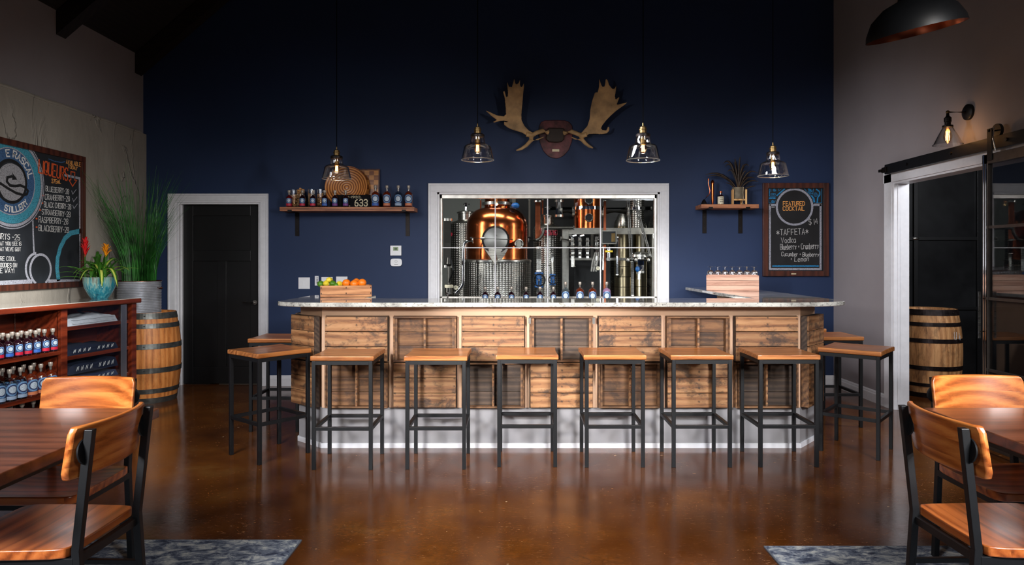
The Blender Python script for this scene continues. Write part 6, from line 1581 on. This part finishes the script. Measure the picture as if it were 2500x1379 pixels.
# manifold of four valve branches
mfl = [(1450, 610, 900), (1525, 610, 812), (1600, 610, 812), (1690, 600, 700)]
for k, (x, ya, yb) in enumerate(mfl):
    a = q5(x, ya, 8.95); b = q5(x, yb, 8.95); o = empty('valve_branch', (a.x, 8.95, 0), 0, '%s valve branch of the polished manifold under the stand, from the left' % ORD[k], 'valve', 'manifold valve branches')
    MB().tube([(0, 0, b.z), (0, 0, a.z)], .018, 12).build('branch_pipe', M['steel'], o)
    for y in (640, 690, 740, 780):
        if y < yb: z = q5(x, y, 8.95).z; MB().lathe([(.018, -.012), (.032, -.012), (.034, 0), (.032, .012), (.018, .012)], (0, 0, z), 16, cap=False).build('clamp', M['darksteel'], o)
    z = q5(x, 715, 8.95).z; MB().tube([(0, -.03, z), (.07, -.05, z + .02)], .007, 8).build('valve_lever', M['steel'], o); MB().sphere((0, 0, z), .034, 12, (1, 1, .8)).build('valve_ball', M['steel'], o)
    if k < 2: MB().tube([(0, 0, a.z), (.0, 0, a.z + .02), (.05, .02, a.z + .035)], .016, 10).build('elbow', M['chrome'], o)
a = q5(1400, 697, 8.97); b = q5(1650, 697, 8.97); o = empty('manifold_pipe', (a.x, 8.97, 0), 0, 'level manifold pipe joining the valve branches', 'pipe'); MB().tube([(0, .03, a.z), (b.x - a.x, .03, a.z)], .012, 10).build('pipe_run', M['chrome'], o)
# blue wheel valves
for x, y, r, lb in ((1120, 1028, 58, 'larger blue wheel valve in front of the dimpled tank'), (1256, 1025, 42, 'smaller blue wheel valve in front of the dimpled tank')):
    a = q5(x, y, 8.8); R_ = r5(r, 8.8); o = empty('wheel_valve', (a.x, 8.8, a.z), 0, lb, 'valve', 'blue wheel valves')
    MB().lathe([(R_ * .7, -R_ * 1.3), (R_ * .75, -R_ * 1.25), (R_ * .75, -R_), (R_ * .45, -R_ * .9), (R_ * .5, 0), (R_ * .45, R_ * .9), (R_ * .75, R_), (R_ * .75, R_ * 1.25), (R_ * .7, R_ * 1.3)], (0, .05, 0), 24).build('valve_body', M['bluepaint'], o)
    P = [(R_ * cos(t), -.03, R_ * sin(t)) for t in [2 * pi * k / 28 for k in range(29)]]; MB().tube(P, R_ * .12, 8, cap=False).build('hand_wheel', M['black'], o)
    for k in range(3): t = k * 2 * pi / 3 + .4; MB().tube([(0, -.03, 0), (R_ * cos(t), -.03, R_ * sin(t))], R_ * .09, 8).build('spoke', M['black'], o)
    MB().lathe([(R_ * .2, 0), (R_ * .2, .05), (R_ * .1, .06)], (0, -.0, 0), 14, axis=(0, -1, 0)).build('hub', M['steel'], o)
    MB().tube([(0, .05, -R_ * 1.3), (0, .05, -R_ * 2.4)], R_ * .4, 14).build('lower_pipe', M['steel'], o)
# ladder
ld = empty('ladder', (q5(2035, 800, 8.7).x, 8.7, 0), 0, 'narrow steel stepladder leaning in front of the dimpled column', 'ladder')
B = Vector((q5(2035, 800, 8.7).x, 8.7, 0))
for (xa, ya, xb, yb) in ((1993, 228, 2020, 800), (2010, 228, 2040, 830), (2052, 228, 2215, 790), (2070, 228, 2232, 800)):
    a = q5(xa, ya, 8.7) - B; b = q5(xb, yb, 8.7) - B; d = (b - a) / max(1e-6, (a.z - b.z)); b2 = b + Vector((0, 0, 0)); a2 = a + Vector((-(b - a).x * .25, 0, (a.z - b.z) * .25))
    MB().bar(a2, b2, .012, .03).build('ladder_rail', M['steel'], ld)
cl = q5(2025, 830, 8.7) - B; MB().tube([cl + Vector((-.06, 0, 0)), cl + Vector((.22, 0, 0))], .016, 10).build('foot_bar', M['darksteel'], ld)
for x in (2000, 2080, 2205): p = q5(x, 830, 8.7) - B; MB().sphere(p, .028, 10).build('joint', M['steel'], ld)
# small fittings
a = q5(1810, 605, 8.9); o = empty('control_box', (a.x, 8.9, a.z), 0, 'small dark control box under the stand beam', 'box'); MB().box(-.10, .10, -.03, .05, -.09, .09).build('box_case', M['greysteel'], o, bevel=.004); MB().box(-.085, .085, -.034, -.03, -.075, .075).build('box_window', M['black'], o); MB().box(.03, .08, -.037, -.033, -.06, .05).build('box_tag', M['brass'], o)
a = q5(1675, 875, 8.9); o = empty('hanging_cloth', (a.x, 8.9, a.z), 0, 'folded pale cloth hanging from a pipe under the stand', 'cloth'); m = MB()
for k in range(3): m.tube([(-.05 + k * .03, 0, -.09), (-.03 + k * .03, 0, .04), (.0 + k * .02, 0, .16)], [.010, .012, .006], 8)
m.build('cloth_folds', M['greysteel'], o)
for x, y, r, lb in ((298, 1103, 26, 'round steel pressure gauge at the lower left of the window'), (1700, 912, 22, 'round steel pressure gauge under the stand')):
    a = q5(x, y, 8.62); R_ = r5(r, 8.62); o = empty('pressure_gauge', (a.x, 8.62, a.z), 0, lb, 'gauge', 'pressure gauges'); MB().lathe([(R_, 0), (R_, .03), (R_ * .85, .032)], (0, 0, 0), 24, axis=(0, -1, 0)).build('gauge_case', M['steel'], o)
    MB().disc((0, -.031, 0), R_ * .84, (0, -1, 0), .002).build('gauge_face', M['cream'], o); MB().box(-.002, .002, -.036, -.033, -R_ * .1, R_ * .6).build('needle', M['black'], o); MB().tube([(0, 0, 0), (.05, .05, -.08)], .008, 8).build('gauge_stem', M['steel'], o)
a = q5(228, 1090, 8.6); o = empty('pump_column', (a.x, 8.6, 0), 0, 'dark fitting stack with a pale collar at the lower left of the window', 'fitting')
MB().lathe([(.03, 0), (.03, a.z - .12), (.05, a.z - .10), (.05, a.z - .02), (.02, a.z), (.02, a.z + .25), (.045, a.z + .28), (.03, a.z + .36)], (0, 0, 0), 20).build('column_body', M['darksteel'], o); MB().lathe([(.052, a.z - .02), (.056, a.z), (.052, a.z + .02)], (0, 0, 0), 20, cap=False).build('collar', M['cream'], o)
MB().tube([(.0, -.02, a.z + .05), (.06, -.04, a.z + .2), (.02, -.03, a.z + .36)], .012, 8).build('hose', M['black'], o)
a = q5(1810, 745, 8.9); o = empty('yellow_valve', (a.x, 8.9, a.z), 0, 'small valve with a yellow handle under the control box', 'valve'); MB().box(-.05, .05, -.03, -.018, -.012, .012).build('handle', plain('yellow_enamel', srgb(220, 190, 40), .4), o, bevel=.003); MB().lathe([(.018, -.12), (.022, -.02), (.022, .03), (.014, .06)], (0, 0, 0), 14).build('valve_body', M['chrome'], o)
a = q5(2095, 920, 8.8); o = empty('blue_valve', (a.x, 8.8, a.z), 0, 'small blue valve handle left of the bright cylinder', 'valve'); MB().sphere((0, 0, 0), .03, 12, (1, .6, 1.2)).build('handle', M['bluepaint'], o); MB().tube([(0, .02, -.06), (0, .02, .06)], .012, 8).build('valve_body', M['steel'], o)
a = q5(2110, 985, 8.85); o = empty('paper_tag', (a.x, 8.85, a.z), 0, 'small white tag hanging beside the bright cylinder', 'tag'); MB().box(-.015, .015, -.001, .001, -.05, .04).build('tag_card', M['plastic'], o); MB().tube([(0, 0, .04), (.01, 0, .09)], .0015, 5).build('tag_string', M['black'], o)

dp = empty('shade_backdrop', (2.0, 11.3, 0), 0, 'dark sheet partition standing in for shade at the back of the still room, right of the still', 'backdrop')  # dark sheet and uprights added in place of shade on the back wall
MB().box(-2.1, 1.9, 0, .03, 0, 3.5).build('sheet', M['blackpanel'], dp)
for x in (-2.1, -.8, .5, 1.8): MB().box(x, x + .06, -.03, 0, 0, 3.5).build('upright', M['greysteel'], dp)
